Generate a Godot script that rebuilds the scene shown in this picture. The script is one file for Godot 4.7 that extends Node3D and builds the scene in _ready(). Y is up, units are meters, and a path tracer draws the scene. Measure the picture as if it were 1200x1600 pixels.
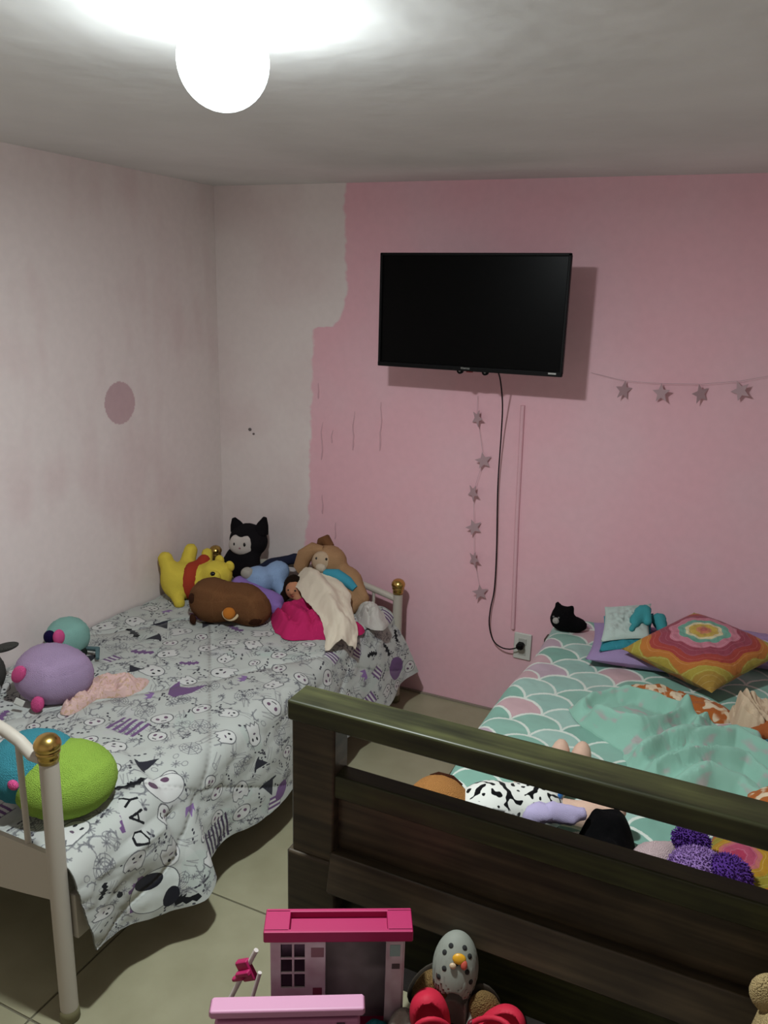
extends Node3D
# A child's bedroom: two beds with soft toys, a wall television and one bare bulb.
# Metres, y up. The left wall is x = 0, the back wall z = 0, the floor y = 0.

const BULB := Vector3(1.450, 2.098, 1.924)

var fine_normal: ImageTexture
var fur_normal: ImageTexture
var weave_normal: ImageTexture
var blotch: ImageTexture
var taken := {}

# ------------------------------------------------------------------ mesh collector
class MB:
	var v := PackedVector3Array()
	var n := PackedVector3Array()
	var uv := PackedVector2Array()
	var idx := PackedInt32Array()

	func tri(a: int, b: int, c: int, out: Vector3) -> void:
		var k := (v[b] - v[a]).cross(v[c] - v[a])
		idx.append(a)
		if k.dot(out) > 0.0:
			idx.append(c); idx.append(b)
		else:
			idx.append(b); idx.append(c)

	func quad(a: int, b: int, c: int, d: int, out: Vector3) -> void:
		tri(a, b, c, out)
		tri(a, c, d, out)

	func vert(p: Vector3, nn: Vector3, t := Vector2.ZERO) -> int:
		v.append(p); n.append(nn); uv.append(t)
		return v.size() - 1

	# box with softly bevelled edges
	func box(c: Vector3, s: Vector3, r := 0.004, b := Basis.IDENTITY) -> MB:
		var h := s * 0.5
		r = minf(r, minf(h.x, minf(h.y, h.z)) * 0.9)
		var at := {}
		for sx in [-1, 1]:
			for sy in [-1, 1]:
				for sz in [-1, 1]:
					for ax in 3:
						var sg := Vector3(sx, sy, sz)
						var p := (h - Vector3(r, r, r)) * sg
						var nn := Vector3.ZERO
						nn[ax] = sg[ax]
						p += nn * r
						var t := Vector2(p.x + p.z, p.y + p.z)
						at[[sx, sy, sz, ax]] = vert(c + b * p, b * nn, t)
		for ax in 3:
			var a1 := (ax + 1) % 3
			var a2 := (ax + 2) % 3
			for s0 in [-1, 1]:
				var q := []
				for w in [[-1, -1], [1, -1], [1, 1], [-1, 1]]:
					var k := [0, 0, 0, ax]
					k[ax] = s0; k[a1] = w[0]; k[a2] = w[1]
					q.append(at[k])
				var o := Vector3.ZERO
				o[ax] = s0
				quad(q[0], q[1], q[2], q[3], b * o)
			for s1 in [-1, 1]:
				for s2 in [-1, 1]:
					var e := []
					for w in [[-1, a1], [1, a1], [1, a2], [-1, a2]]:
						var k := [0, 0, 0, w[1]]
						k[ax] = w[0]; k[a1] = s1; k[a2] = s2
						e.append(at[k])
					var o := Vector3.ZERO
					o[a1] = s1; o[a2] = s2
					quad(e[0], e[1], e[2], e[3], b * o)
		for sx in [-1, 1]:
			for sy in [-1, 1]:
				for sz in [-1, 1]:
					tri(at[[sx, sy, sz, 0]], at[[sx, sy, sz, 1]], at[[sx, sy, sz, 2]], b * Vector3(sx, sy, sz))
		return self

	# tube along points, one radius or a list of them
	func tube(pts: Array, r, seg := 10, caps := true) -> MB:
		var m := pts.size()
		var up := Vector3(0.13, 0.9, 0.37).normalized()
		var rings := []
		for i in m:
			var d: Vector3 = (pts[mini(i + 1, m - 1)] - pts[maxi(i - 1, 0)]).normalized()
			var x := d.cross(up)
			if x.length() < 0.05:
				x = d.cross(Vector3(1, 0, 0.2))
			x = x.normalized()
			var y := x.cross(d).normalized()
			up = y
			var rr: float = r[i] if r is Array else r
			var ring := []
			for k in seg + 1:
				var a := TAU * k / seg
				var nn := x * cos(a) + y * sin(a)
				ring.append(vert(pts[i] + nn * rr, nn, Vector2(float(k) / seg, float(i) / (m - 1))))
			rings.append(ring)
		for i in m - 1:
			for k in seg:
				var o: Vector3 = n[rings[i][k]] + n[rings[i][k + 1]]
				quad(rings[i][k], rings[i][k + 1], rings[i + 1][k + 1], rings[i + 1][k], o)
		if caps:
			for e in [[0, 1], [m - 1, m - 2]]:
				var d: Vector3 = (pts[e[0]] - pts[e[1]]).normalized()
				var c := vert(pts[e[0]], d)
				var rim := []
				for k in seg + 1:
					rim.append(vert(v[rings[e[0]][k]], d))
				for k in seg:
					tri(c, rim[k], rim[k + 1], d)
		return self

	# turned profile: points (radius, height) about the y axis of b at c
	func lathe(c: Vector3, prof: Array, seg := 20, b := Basis.IDENTITY) -> MB:
		var m := prof.size()
		var rings := []
		for i in m:
			var t: Vector2 = prof[mini(i + 1, m - 1)] - prof[maxi(i - 1, 0)]
			var nr := Vector2(t.y, -t.x).normalized()
			var ring := []
			for k in seg + 1:
				var a := TAU * k / seg
				var dir := Vector3(cos(a), 0, sin(a))
				ring.append(vert(c + b * (dir * prof[i].x + Vector3(0, prof[i].y, 0)), b * (dir * nr.x + Vector3(0, nr.y, 0)).normalized(), Vector2(float(k) / seg, float(i) / (m - 1))))
			rings.append(ring)
		for i in m - 1:
			for k in seg:
				quad(rings[i][k], rings[i][k + 1], rings[i + 1][k + 1], rings[i + 1][k], n[rings[i][k]] + n[rings[i + 1][k + 1]])
		return self

	# ellipsoid, optionally lumpy
	func ell(c: Vector3, r: Vector3, b := Basis.IDENTITY, seg := 20, lump := 0.0, freq := 3.0, sd := 1) -> MB:
		var fz := FastNoiseLite.new()
		fz.seed = sd
		fz.frequency = freq
		var rows := seg / 2
		var g := []
		for i in rows + 1:
			var row := []
			var th := PI * i / rows
			for k in seg + 1:
				var a := TAU * k / seg
				var d := Vector3(sin(th) * cos(a), cos(th), sin(th) * sin(a))
				var q := 1.0
				if lump > 0.0:
					q += lump * fz.get_noise_3d(d.x, d.y, d.z)
				row.append(vert(c + b * (d * r * q), (b * (d / r)).normalized(), Vector2(float(k) / seg, float(i) / rows)))
			g.append(row)
		for i in rows:
			for k in seg:
				var o: Vector3 = v[g[i][k]] + v[g[i + 1][k + 1]] - c * 2.0
				quad(g[i][k], g[i][k + 1], g[i + 1][k + 1], g[i + 1][k], o)
		return self

	# flat outline pushed out by depth along z of b, both faces and the edge
	func plate(c: Vector3, poly: PackedVector2Array, depth: float, b := Basis.IDENTITY) -> MB:
		var tr := Geometry2D.triangulate_polygon(poly)
		for s in [-1.0, 1.0]:
			var first := v.size()
			for p in poly:
				vert(c + b * Vector3(p.x, p.y, s * depth * 0.5), b * Vector3(0, 0, s), p)
			for k in range(0, tr.size(), 3):
				tri(first + tr[k], first + tr[k + 1], first + tr[k + 2], b * Vector3(0, 0, s))
		var mid := Vector2.ZERO
		for p in poly:
			mid += p / poly.size()
		for k in poly.size():
			var p: Vector2 = poly[k]
			var q: Vector2 = poly[(k + 1) % poly.size()]
			var e := (q - p).normalized()
			var nn := Vector2(e.y, -e.x)
			if Geometry2D.is_point_in_polygon((p + q) * 0.5 + nn * 0.0004, poly):
				nn = -nn
			var o := b * Vector3(nn.x, nn.y, 0)
			var a0 := vert(c + b * Vector3(p.x, p.y, -depth * 0.5), o, p)
			var a1 := vert(c + b * Vector3(q.x, q.y, -depth * 0.5), o, q)
			var a2 := vert(c + b * Vector3(q.x, q.y, depth * 0.5), o, q)
			var a3 := vert(c + b * Vector3(p.x, p.y, depth * 0.5), o, p)
			quad(a0, a1, a2, a3, o)
		return self

	# sheet of cloth: f(u, v) gives the middle surface; normal is du x dv
	func cloth(nu: int, nv: int, f: Callable, thick: float) -> MB:
		var p := []
		for j in nv + 1:
			var row := PackedVector3Array()
			for i in nu + 1:
				row.append(f.call(float(i) / nu, float(j) / nv))
			p.append(row)
		var top := v.size()
		var w := nu + 1
		var tmp := PackedVector3Array()
		for j in nv + 1:
			for i in nu + 1:
				var du: Vector3 = p[j][mini(i + 1, nu)] - p[j][maxi(i - 1, 0)]
				var dv: Vector3 = p[mini(j + 1, nv)][i] - p[maxi(j - 1, 0)][i]
				var nn := du.cross(dv).normalized()
				tmp.append(nn)
				var edge := minf(minf(i, nu - i), minf(j, nv - j))
				var t := thick * (0.25 if edge == 0 else 0.5)
				vert(p[j][i] + nn * t, nn, Vector2(float(i) / nu, float(j) / nv))
		var bot := v.size()
		for j in nv + 1:
			for i in nu + 1:
				var nn := tmp[j * w + i]
				var edge := minf(minf(i, nu - i), minf(j, nv - j))
				var t := thick * (0.25 if edge == 0 else 0.5)
				vert(p[j][i] - nn * t, -nn, Vector2(float(i) / nu, float(j) / nv))
		for j in nv:
			for i in nu:
				var a := j * w + i
				quad(top + a, top + a + 1, top + a + w + 1, top + a + w, tmp[a])
				quad(bot + a, bot + a + 1, bot + a + w + 1, bot + a + w, -tmp[a])
		for i in nu:
			for j in [0, nv]:
				var a: int = j * w + i
				var o: Vector3 = p[j][i] - p[1 if j == 0 else nv - 1][i]
				quad(top + a, top + a + 1, bot + a + 1, bot + a, o)
		for j in nv:
			for i in [0, nu]:
				var a: int = j * w + i
				var o: Vector3 = p[j][i] - p[j][1 if i == 0 else nu - 1]
				quad(top + a, top + a + w, bot + a + w, bot + a, o)
		return self

	func mesh() -> ArrayMesh:
		var arr := []
		arr.resize(Mesh.ARRAY_MAX)
		arr[Mesh.ARRAY_VERTEX] = v
		arr[Mesh.ARRAY_NORMAL] = n
		arr[Mesh.ARRAY_TEX_UV] = uv
		arr[Mesh.ARRAY_INDEX] = idx
		var m := ArrayMesh.new()
		m.add_surface_from_arrays(Mesh.PRIMITIVE_TRIANGLES, arr)
		return m

# ------------------------------------------------------------------ blended solids (surface nets)
# prims: ["e", centre, radii, basis] ellipsoid, ["c", a, b, ra, rb] tapered capsule, ["-e", ...] cut away
func field(p: Vector3, prims: Array, k: float) -> float:
	var d := 1.0e3
	for q in prims:
		var e := 0.0
		var kind: String = q[0]
		if kind == "c":
			var a: Vector3 = q[1]
			var ab: Vector3 = q[2] - a
			var t := clampf((p - a).dot(ab) / ab.length_squared(), 0.0, 1.0)
			e = (p - a - ab * t).length() - lerpf(q[3], q[4], t)
		else:
			var w: Vector3 = q[3].inverse() * (p - q[1]) if q.size() > 3 else p - q[1]
			var r: Vector3 = q[2]
			var k0 := (w / r).length()
			var k1 := (w / (r * r)).length()
			e = k0 * (k0 - 1.0) / maxf(k1, 1.0e-6) if k0 > 0.02 else -minf(r.x, minf(r.y, r.z))
		if kind == "-e":
			d = maxf(d, -e)
		else:
			var h := maxf(k - absf(d - e), 0.0) / k
			d = minf(d, e) - h * h * k * 0.25
	return d

func blob(prims: Array, cell := 0.01, k := 0.03, lump := 0.0, freq := 60.0) -> ArrayMesh:
	var lo := Vector3.ONE * 1.0e3
	var hi := -lo
	for q in prims:
		if q[0] == "-e":
			continue
		if q[0] == "c":
			for e in [[q[1], q[3]], [q[2], q[4]]]:
				lo = lo.min(e[0] - Vector3.ONE * e[1])
				hi = hi.max(e[0] + Vector3.ONE * e[1])
		else:
			var m: float = q[2].x if q.size() <= 3 else maxf(q[2].x, maxf(q[2].y, q[2].z))
			var ext: Vector3 = q[2] if q.size() <= 3 else Vector3(m, m, m)
			lo = lo.min(q[1] - ext)
			hi = hi.max(q[1] + ext)
	lo -= Vector3.ONE * cell * 2.0
	hi += Vector3.ONE * cell * 2.0
	var nx := int(ceil((hi.x - lo.x) / cell)) + 1
	var ny := int(ceil((hi.y - lo.y) / cell)) + 1
	var nz := int(ceil((hi.z - lo.z) / cell)) + 1
	var g := PackedFloat32Array()
	g.resize(nx * ny * nz)
	for z in nz:
		for y in ny:
			for x in nx:
				g[(z * ny + y) * nx + x] = field(lo + Vector3(x, y, z) * cell, prims, k)
	var fz := FastNoiseLite.new()
	fz.frequency = freq
	var mb := MB.new()
	var cellv := {}
	var offs := [0, 1, nx, nx + 1, nx * ny, nx * ny + 1, nx * ny + nx, nx * ny + nx + 1]
	var corner := [Vector3(0, 0, 0), Vector3(1, 0, 0), Vector3(0, 1, 0), Vector3(1, 1, 0), Vector3(0, 0, 1), Vector3(1, 0, 1), Vector3(0, 1, 1), Vector3(1, 1, 1)]
	var edges := [[0, 1], [2, 3], [4, 5], [6, 7], [0, 2], [1, 3], [4, 6], [5, 7], [0, 4], [1, 5], [2, 6], [3, 7]]
	for z in nz - 1:
		for y in ny - 1:
			for x in nx - 1:
				var b := (z * ny + y) * nx + x
				var inside := 0
				for o in offs:
					if g[b + o] < 0.0:
						inside += 1
				if inside == 0 or inside == 8:
					continue
				var s := Vector3.ZERO
				var cnt := 0
				for e in edges:
					var da := g[b + offs[e[0]]]
					var db := g[b + offs[e[1]]]
					if (da < 0.0) != (db < 0.0):
						s += corner[e[0]].lerp(corner[e[1]], da / (da - db))
						cnt += 1
				var grad := Vector3(
					g[b + offs[1]] - g[b] + g[b + offs[3]] - g[b + offs[2]] + g[b + offs[5]] - g[b + offs[4]] + g[b + offs[7]] - g[b + offs[6]],
					g[b + offs[2]] - g[b] + g[b + offs[3]] - g[b + offs[1]] + g[b + offs[6]] - g[b + offs[4]] + g[b + offs[7]] - g[b + offs[5]],
					g[b + offs[4]] - g[b] + g[b + offs[5]] - g[b + offs[1]] + g[b + offs[6]] - g[b + offs[2]] + g[b + offs[7]] - g[b + offs[3]]).normalized()
				var p := lo + (Vector3(x, y, z) + s / cnt) * cell
				if lump > 0.0:
					p += grad * lump * fz.get_noise_3dv(p)
				cellv[b] = mb.vert(p, grad, Vector2(p.x, p.y))
	for b in cellv:
		var x: int = b % nx
		var y: int = (b / nx) % ny
		var z: int = b / (nx * ny)
		if y > 0 and z > 0 and (g[b] < 0.0) != (g[b + 1] < 0.0):
			net_quad(mb, cellv[b], cellv[b - nx], cellv[b - nx - nx * ny], cellv[b - nx * ny])
		if x > 0 and z > 0 and (g[b] < 0.0) != (g[b + nx] < 0.0):
			net_quad(mb, cellv[b], cellv[b - 1], cellv[b - 1 - nx * ny], cellv[b - nx * ny])
		if x > 0 and y > 0 and (g[b] < 0.0) != (g[b + nx * ny] < 0.0):
			net_quad(mb, cellv[b], cellv[b - 1], cellv[b - 1 - nx], cellv[b - nx])
	return mb.mesh()

func net_quad(mb: MB, a: int, b: int, c: int, d: int) -> void:
	mb.quad(a, b, c, d, mb.n[a] + mb.n[b] + mb.n[c] + mb.n[d])

# heap of cloth over an outline in x and z, standing on base, with folds
func heap(outline: Array, base: float, high: float, fold: float, freq: float, dir: Vector2, sd: int, nr := 26, na := 72, flat := 2.5, rough := 1.0, warp := 5.0, rolls := []) -> ArrayMesh:
	var fz := FastNoiseLite.new()
	fz.seed = sd
	fz.frequency = warp
	fz.fractal_octaves = 2
	var f2 := FastNoiseLite.new()
	f2.seed = sd + 7
	f2.frequency = 16.0
	var poly := PackedVector2Array()
	var c := Vector2.ZERO
	for p in outline:
		poly.append(Vector2(p[0], p[1]))
		c += Vector2(p[0], p[1]) / outline.size()
	var rim := []
	for k in na:
		var a := TAU * k / na
		var d := Vector2(cos(a), sin(a))
		var best := 0.02
		for i in poly.size():
			var hit = Geometry2D.segment_intersects_segment(c, c + d * 3.0, poly[i], poly[(i + 1) % poly.size()])
			if hit != null:
				best = maxf(best, (hit - c).length())
		rim.append(best)
	var soft := []
	for k in na:
		var s := 0.0
		for e in range(-2, 3):
			s += rim[(k + e + na) % na] * [0.1, 0.22, 0.36, 0.22, 0.1][e + 2]
		soft.append(s * (1.0 + 0.05 * f2.get_noise_2d(cos(TAU * k / na) * 0.2, sin(TAU * k / na) * 0.2)))
	var side := Vector2(-dir.y, dir.x)
	var mb := MB.new()
	var pos := func(i: int, k: int) -> Vector3:
		var t := float(i) / nr
		var a := TAU * k / na
		var q: Vector2 = c + Vector2(cos(a), sin(a)) * soft[k % na] * minf(t, 1.0)
		var w := q.dot(dir) + 0.09 * fz.get_noise_2d(q.x, q.y) + 0.03 * rough * f2.get_noise_2d(q.x, q.y)
		var fo := pow(absf(sin(w * freq)), 0.8) * (0.55 + 0.9 * fz.get_noise_2d(q.x * 0.7 + 9.0, q.dot(side)))
		var body := 1.0 - pow(t, flat)
		var y := high * body * (0.72 + 0.5 * fz.get_noise_2d(q.x + 3.0, q.y)) + (fold * fo + 0.25 * rough * fold * f2.get_noise_2d(q.x * 2.0, q.y * 2.0)) * minf(1.0, (1.0 - t) * 5.0)
		for roll in rolls:
			var far := 9.0
			for e in roll.size() - 1:
				far = minf(far, q.distance_to(Geometry2D.get_closest_point_to_segment(q, Vector2(roll[e][0], roll[e][1]), Vector2(roll[e + 1][0], roll[e + 1][1]))))
			far += 0.012 * fz.get_noise_2d(q.x * 2.0, q.y * 2.0 + 4.0)
			y += 0.050 * exp(-far * far / 0.00055) * minf(1.0, (1.0 - t) * 6.0)
		return Vector3(q.x, base + maxf(y, 0.0) + 0.004 * (1.0 if t < 1.0 else 0.0), q.y)
	var g := []
	for i in nr + 1:
		var row := []
		for k in na + 1:
			var p: Vector3 = pos.call(i, k)
			var nn := Vector3.UP
			if i > 0:
				var dr: Vector3 = pos.call(mini(i + 1, nr), k) - pos.call(i - 1, k)
				var da: Vector3 = pos.call(i, k + 1) - pos.call(i, (k + na - 1) % na)
				nn = da.cross(dr).normalized()
				if nn.y < 0.0:
					nn = -nn
			row.append(mb.vert(p, nn, Vector2(p.x, p.z)))
		g.append(row)
	for i in nr:
		for k in na:
			mb.quad(g[i][k], g[i][k + 1], g[i + 1][k + 1], g[i + 1][k], Vector3.UP)
	var under := mb.vert(Vector3(c.x, base, c.y), Vector3.DOWN)
	for k in na:
		mb.tri(under, g[nr][k], g[nr][k + 1], Vector3.DOWN)
	return mb.mesh()

# cushion spanned by two edge vectors, puffed along its normal
func cushion(c: Vector3, eu: Vector3, ev: Vector3, puff: float, sd: int, m := 28) -> ArrayMesh:
	var fz := FastNoiseLite.new()
	fz.seed = sd
	fz.frequency = 9.0
	var nn := ev.cross(eu).normalized()
	var mb := MB.new()
	for s in [1.0, -1.0]:
		var f := func(a: float, b: float) -> Vector3:
			var u := a * 2.0 - 1.0
			var w := b * 2.0 - 1.0
			var pinch := 1.0 - 0.09 * (1.0 - w * w) * u * u * 0.9
			var pinch2 := 1.0 - 0.09 * (1.0 - u * u) * w * w * 0.9
			var hgt := puff * pow((1.0 - pow(absf(u), 2.6)) * (1.0 - pow(absf(w), 2.6)), 0.55)
			hgt += 0.010 * fz.get_noise_3d(u * 0.6, w * 0.6, s) * (1.0 - u * u) * (1.0 - w * w)
			return c + eu * 0.5 * u * pinch + ev * 0.5 * w * pinch2 + nn * (hgt * s)
		var first := mb.v.size()
		for j in m + 1:
			for i in m + 1:
				var a := float(i) / m
				var b := float(j) / m
				var e := 0.012
				var du: Vector3 = f.call(minf(a + e, 1.0), b) - f.call(maxf(a - e, 0.0), b)
				var dv: Vector3 = f.call(a, minf(b + e, 1.0)) - f.call(a, maxf(b - e, 0.0))
				var q: Vector3 = dv.cross(du).normalized() * s
				mb.vert(f.call(a, b), q, Vector2(a, b))
		for j in m:
			for i in m:
				var a := first + j * (m + 1) + i
				mb.quad(a, a + 1, a + m + 2, a + m + 1, nn * s)
	return mb.mesh()

# ------------------------------------------------------------------ nodes
func named(n: String) -> String:
	if not taken.has(n):
		taken[n] = 0
		return n
	taken[n] += 1
	return "%s_%03d" % [n, taken[n]]

func thing(called: String, label: String, category: String, group := "", at := Vector3.ZERO) -> Node3D:
	var o := Node3D.new()
	o.name = named(called)
	add_child(o)
	o.position = at
	o.set_meta("label", label)
	o.set_meta("category", category)
	if group:
		o.set_meta("group", group)
	return o

func part(parent: Node, called: String, m, mt: Material, label := "") -> MeshInstance3D:
	var o := MeshInstance3D.new()
	o.name = called
	o.mesh = m.mesh() if m is MB else m
	o.material_override = mt
	parent.add_child(o, true)
	if label:
		o.set_meta("label", label)
	return o

# parts are given in room coordinates; this shifts them to a thing standing at p
func local(parent: Node3D, o: Node3D) -> void:
	o.position -= parent.position

func solo(called: String, m, mt: Material, label: String, category: String, group := "") -> MeshInstance3D:
	var o := part(self, named(called), m, mt, label)
	o.set_meta("category", category)
	if group:
		o.set_meta("group", group)
	return o

func struct(called: String, m, mt: Material) -> MeshInstance3D:
	var o := part(self, called, m, mt)
	o.set_meta("kind", "structure")
	return o

# ------------------------------------------------------------------ materials
func noise_image(size: int, freq: float, oct: int, sd: int) -> Image:
	var fz := FastNoiseLite.new()
	fz.seed = sd
	fz.frequency = freq
	fz.fractal_octaves = oct
	fz.noise_type = FastNoiseLite.TYPE_SIMPLEX_SMOOTH
	return fz.get_seamless_image(size, size)

func mat(c: Color, rough := 0.6, metal := 0.0, spec := 0.5) -> StandardMaterial3D:
	var m := StandardMaterial3D.new()
	m.albedo_color = c
	m.roughness = rough
	m.metallic = metal
	m.metallic_specular = spec
	return m

func fab(c: Color, kind := "weave", scale := 14.0, depth := 0.5, sheen := 0.25) -> StandardMaterial3D:
	var m := mat(c, 0.95, 0.0, 0.2)
	m.normal_enabled = true
	m.normal_texture = fur_normal if kind == "fur" else weave_normal
	m.normal_scale = depth * (1.5 if kind == "fur" else 1.0)
	m.uv1_triplanar = true
	m.uv1_triplanar_sharpness = 8.0
	m.uv1_scale = Vector3.ONE * scale
	if sheen > 0.0:
		m.rim_enabled = true
		m.rim = sheen
		m.rim_tint = 0.8
	return m

# two-tone cloth: blotches of a second colour, sharp or soft
func tone(a: Color, b: Color, size: int, freq: float, sd: int, cut := -1.0, oct := 3, hard := 14.0) -> ImageTexture:
	var im := noise_image(size, freq, oct, sd)
	im.convert(Image.FORMAT_L8)
	var src := im.get_data()
	var out := PackedByteArray()
	out.resize(src.size() * 3)
	for i in src.size():
		var t := src[i] / 255.0
		if cut >= 0.0:
			t = clampf((t - cut) * hard + 0.5, 0.0, 1.0)
		var c := a.lerp(b, t)
		out[i * 3] = int(c.r * 255.0)
		out[i * 3 + 1] = int(c.g * 255.0)
		out[i * 3 + 2] = int(c.b * 255.0)
	return ImageTexture.create_from_image(Image.create_from_data(im.get_width(), im.get_height(), false, Image.FORMAT_RGB8, out))

func make_shared_textures() -> void:
	var a := noise_image(256, 0.06, 3, 11)
	a.convert(Image.FORMAT_RGBA8)
	a.bump_map_to_normal_map(4.0)
	fine_normal = ImageTexture.create_from_image(a)
	var b := noise_image(256, 0.16, 2, 12)
	b.convert(Image.FORMAT_RGBA8)
	b.bump_map_to_normal_map(8.0)
	fur_normal = ImageTexture.create_from_image(b)
	var w := Image.create(128, 128, false, Image.FORMAT_RGBA8)
	for y in 128:
		for x in 128:
			var q := 0.5 + 0.25 * sin(x * TAU / 8.0) * cos(y * TAU / 16.0) + 0.25 * sin(y * TAU / 8.0) * cos(x * TAU / 16.0)
			w.set_pixel(x, y, Color(q, q, q))
	w.bump_map_to_normal_map(3.0)
	weave_normal = ImageTexture.create_from_image(w)

# ------------------------------------------------------------------ painting flat print into an image
class Print:
	var w: int
	var h: int
	var d: PackedByteArray

	func _init(ww: int, hh: int, c: Color) -> void:
		w = ww; h = hh
		d = PackedByteArray()
		d.resize(w * h * 3)
		for i in w * h:
			d[i * 3] = int(c.r * 255); d[i * 3 + 1] = int(c.g * 255); d[i * 3 + 2] = int(c.b * 255)

	func dot(x: int, y: int, c: Color) -> void:
		if x < 0 or y < 0 or x >= w or y >= h:
			return
		var i := (y * w + x) * 3
		if c.a >= 0.99:
			d[i] = int(c.r * 255); d[i + 1] = int(c.g * 255); d[i + 2] = int(c.b * 255)
		else:
			d[i] = int(lerpf(d[i], c.r * 255, c.a)); d[i + 1] = int(lerpf(d[i + 1], c.g * 255, c.a)); d[i + 2] = int(lerpf(d[i + 2], c.b * 255, c.a))

	func oval(cx: float, cy: float, rx: float, ry: float, rot: float, c: Color, ring := 0.0) -> void:
		var m := maxf(rx, ry)
		var cs := cos(rot)
		var sn := sin(rot)
		for y in range(int(cy - m), int(cy + m) + 1):
			for x in range(int(cx - m), int(cx + m) + 1):
				var px := (x - cx) * cs + (y - cy) * sn
				var py := -(x - cx) * sn + (y - cy) * cs
				var q := sqrt(px * px / (rx * rx) + py * py / (ry * ry))
				if q <= 1.0 and (ring <= 0.0 or q > 1.0 - ring / m):
					dot(x, y, c)

	func poly(pts: PackedVector2Array, c: Color) -> void:
		var lo := pts[0]
		var hi := pts[0]
		for p in pts:
			lo = lo.min(p)
			hi = hi.max(p)
		for y in range(int(lo.y), int(hi.y) + 1):
			var xs := []
			for k in pts.size():
				var a := pts[k]
				var b := pts[(k + 1) % pts.size()]
				if (a.y <= y) != (b.y <= y):
					xs.append(a.x + (y - a.y) / (b.y - a.y) * (b.x - a.x))
			xs.sort()
			for k in range(0, xs.size() - 1, 2):
				for x in range(int(xs[k]), int(xs[k + 1]) + 1):
					dot(x, y, c)

	func line(a: Vector2, b: Vector2, wd: float, c: Color) -> void:
		var e := (b - a).normalized() * wd * 0.5
		var s := Vector2(-e.y, e.x)
		poly(PackedVector2Array([a + s - e, b + s + e, b - s + e, a - s - e]), c)

	func texture() -> ImageTexture:
		return ImageTexture.create_from_image(Image.create_from_data(w, h, false, Image.FORMAT_RGB8, d))

# ------------------------------------------------------------------ the scene
func _ready() -> void:
	var cam := Camera3D.new()
	cam.name = "camera"
	cam.fov = 65.238
	cam.near = 0.05
	cam.transform = Transform3D(Basis(Vector3(0.90518, 0.025419, -0.424267), Vector3(-0.132331, 0.96545, -0.224489), Vector3(0.403902, 0.259347, 0.87727)).orthonormalized(), Vector3(2.2758, 1.73, 3.07254))
	add_child(cam)
	cam.current = true
	var env := Environment.new()
	env.background_mode = Environment.BG_COLOR
	env.background_color = Color(0.0, 0.0, 0.0)
	env.tonemap_mode = Environment.TONE_MAPPER_LINEAR
	env.tonemap_exposure = 1.0
	env.sdfgi_enabled = true
	env.ssao_enabled = true
	env.ssil_enabled = true
	var we := WorldEnvironment.new()
	we.name = "environment"
	we.environment = env
	add_child(we)

	make_shared_textures()
	build_lamp()
	build_room()
	build_wall_things()
	build_white_bed()
	build_dark_bed()
	build_toys_far()
	build_toys_near()
	build_bedding()
	build_bed_toys()
	build_front()

func build_lamp() -> void:
	# LED bulb screwed straight into a ceiling holder: the dome shines down, a little goes sideways and up
	var t := thing("ceiling_lamp", "bare white bulb glowing in a ceiling lampholder", "lamp", "", Vector3(BULB.x, 2.151, BULB.z))
	var white := mat(Color(0.85, 0.85, 0.83), 0.4)
	part(t, "lampholder", MB.new().lathe(Vector3(0, 0.002, 0), [Vector2(0.0, -0.012), Vector2(0.030, -0.012), Vector2(0.036, -0.006), Vector2(0.05, -0.003), Vector2(0.052, 0.006)], 24), white)
	var glow := mat(Color(1, 1, 1), 0.5)
	glow.emission_enabled = true
	glow.emission = Color(0.93, 1.0, 1.0)
	glow.emission_energy_multiplier = 2.5
	var globe := []
	for k in 19:
		var a := PI * 0.87 * k / 18.0
		globe.append(Vector2(0.072 * sin(a), -0.064 - 0.072 * cos(a)))
	part(t, "bulb", MB.new().lathe(Vector3(0, -0.008, 0), globe, 48), glow)
	var l := OmniLight3D.new()
	l.name = "bulb_light"
	l.light_color = LAMP_COLOR
	l.light_energy = SIDE_ENERGY
	l.light_size = 0.04
	l.omni_range = 8.0
	l.omni_attenuation = 2.0
	l.shadow_enabled = true
	t.add_child(l)
	l.position = Vector3(0, -0.055, 0)
	var d := AreaLight3D.new()
	d.name = "bulb_dome_light"
	d.light_color = LAMP_COLOR
	d.light_energy = DOWN_ENERGY
	d.area_size = Vector2(0.075, 0.075)
	d.area_range = 8.0
	d.shadow_enabled = true
	t.add_child(d)
	d.position = Vector3(0, -0.062, 0)
	d.rotation.x = -PI * 0.5

const LAMP_COLOR := Color(0.955, 0.99, 1.0)
const SIDE_ENERGY := 0.25
const DOWN_ENERGY := 2.8
const ROOM := Vector3(3.1, 2.2, 3.7)

# wall slab: inner face from o along u and w, thickness behind it; uv runs over the inner face
func slab(o: Vector3, u: Vector3, w: Vector3, back: Vector3) -> MB:
	var mb := MB.new()
	var c := [o, o + u, o + u + w, o + w]
	var t := [Vector2(0, 1), Vector2(1, 1), Vector2(1, 0), Vector2(0, 0)]
	var ids := []
	for k in 4:
		ids.append(mb.vert(c[k], -back.normalized(), t[k]))
	mb.quad(ids[0], ids[1], ids[2], ids[3], -back)
	var ib := []
	for k in 4:
		ib.append(mb.vert(c[k] + back, back.normalized(), t[k]))
	mb.quad(ib[0], ib[1], ib[2], ib[3], back)
	for k in 4:
		var j := (k + 1) % 4
		var e: Vector3 = (c[j] - c[k]).cross(back).normalized()
		var mid: Vector3 = (c[k] + c[j]) * 0.5 - (o + (u + w) * 0.5)
		if e.dot(mid) < 0.0:
			e = -e
		mb.quad(mb.vert(c[k], e, t[k]), mb.vert(c[j], e, t[j]), mb.vert(c[j] + back, e, t[j]), mb.vert(c[k] + back, e, t[k]), e)
	return mb

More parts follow.
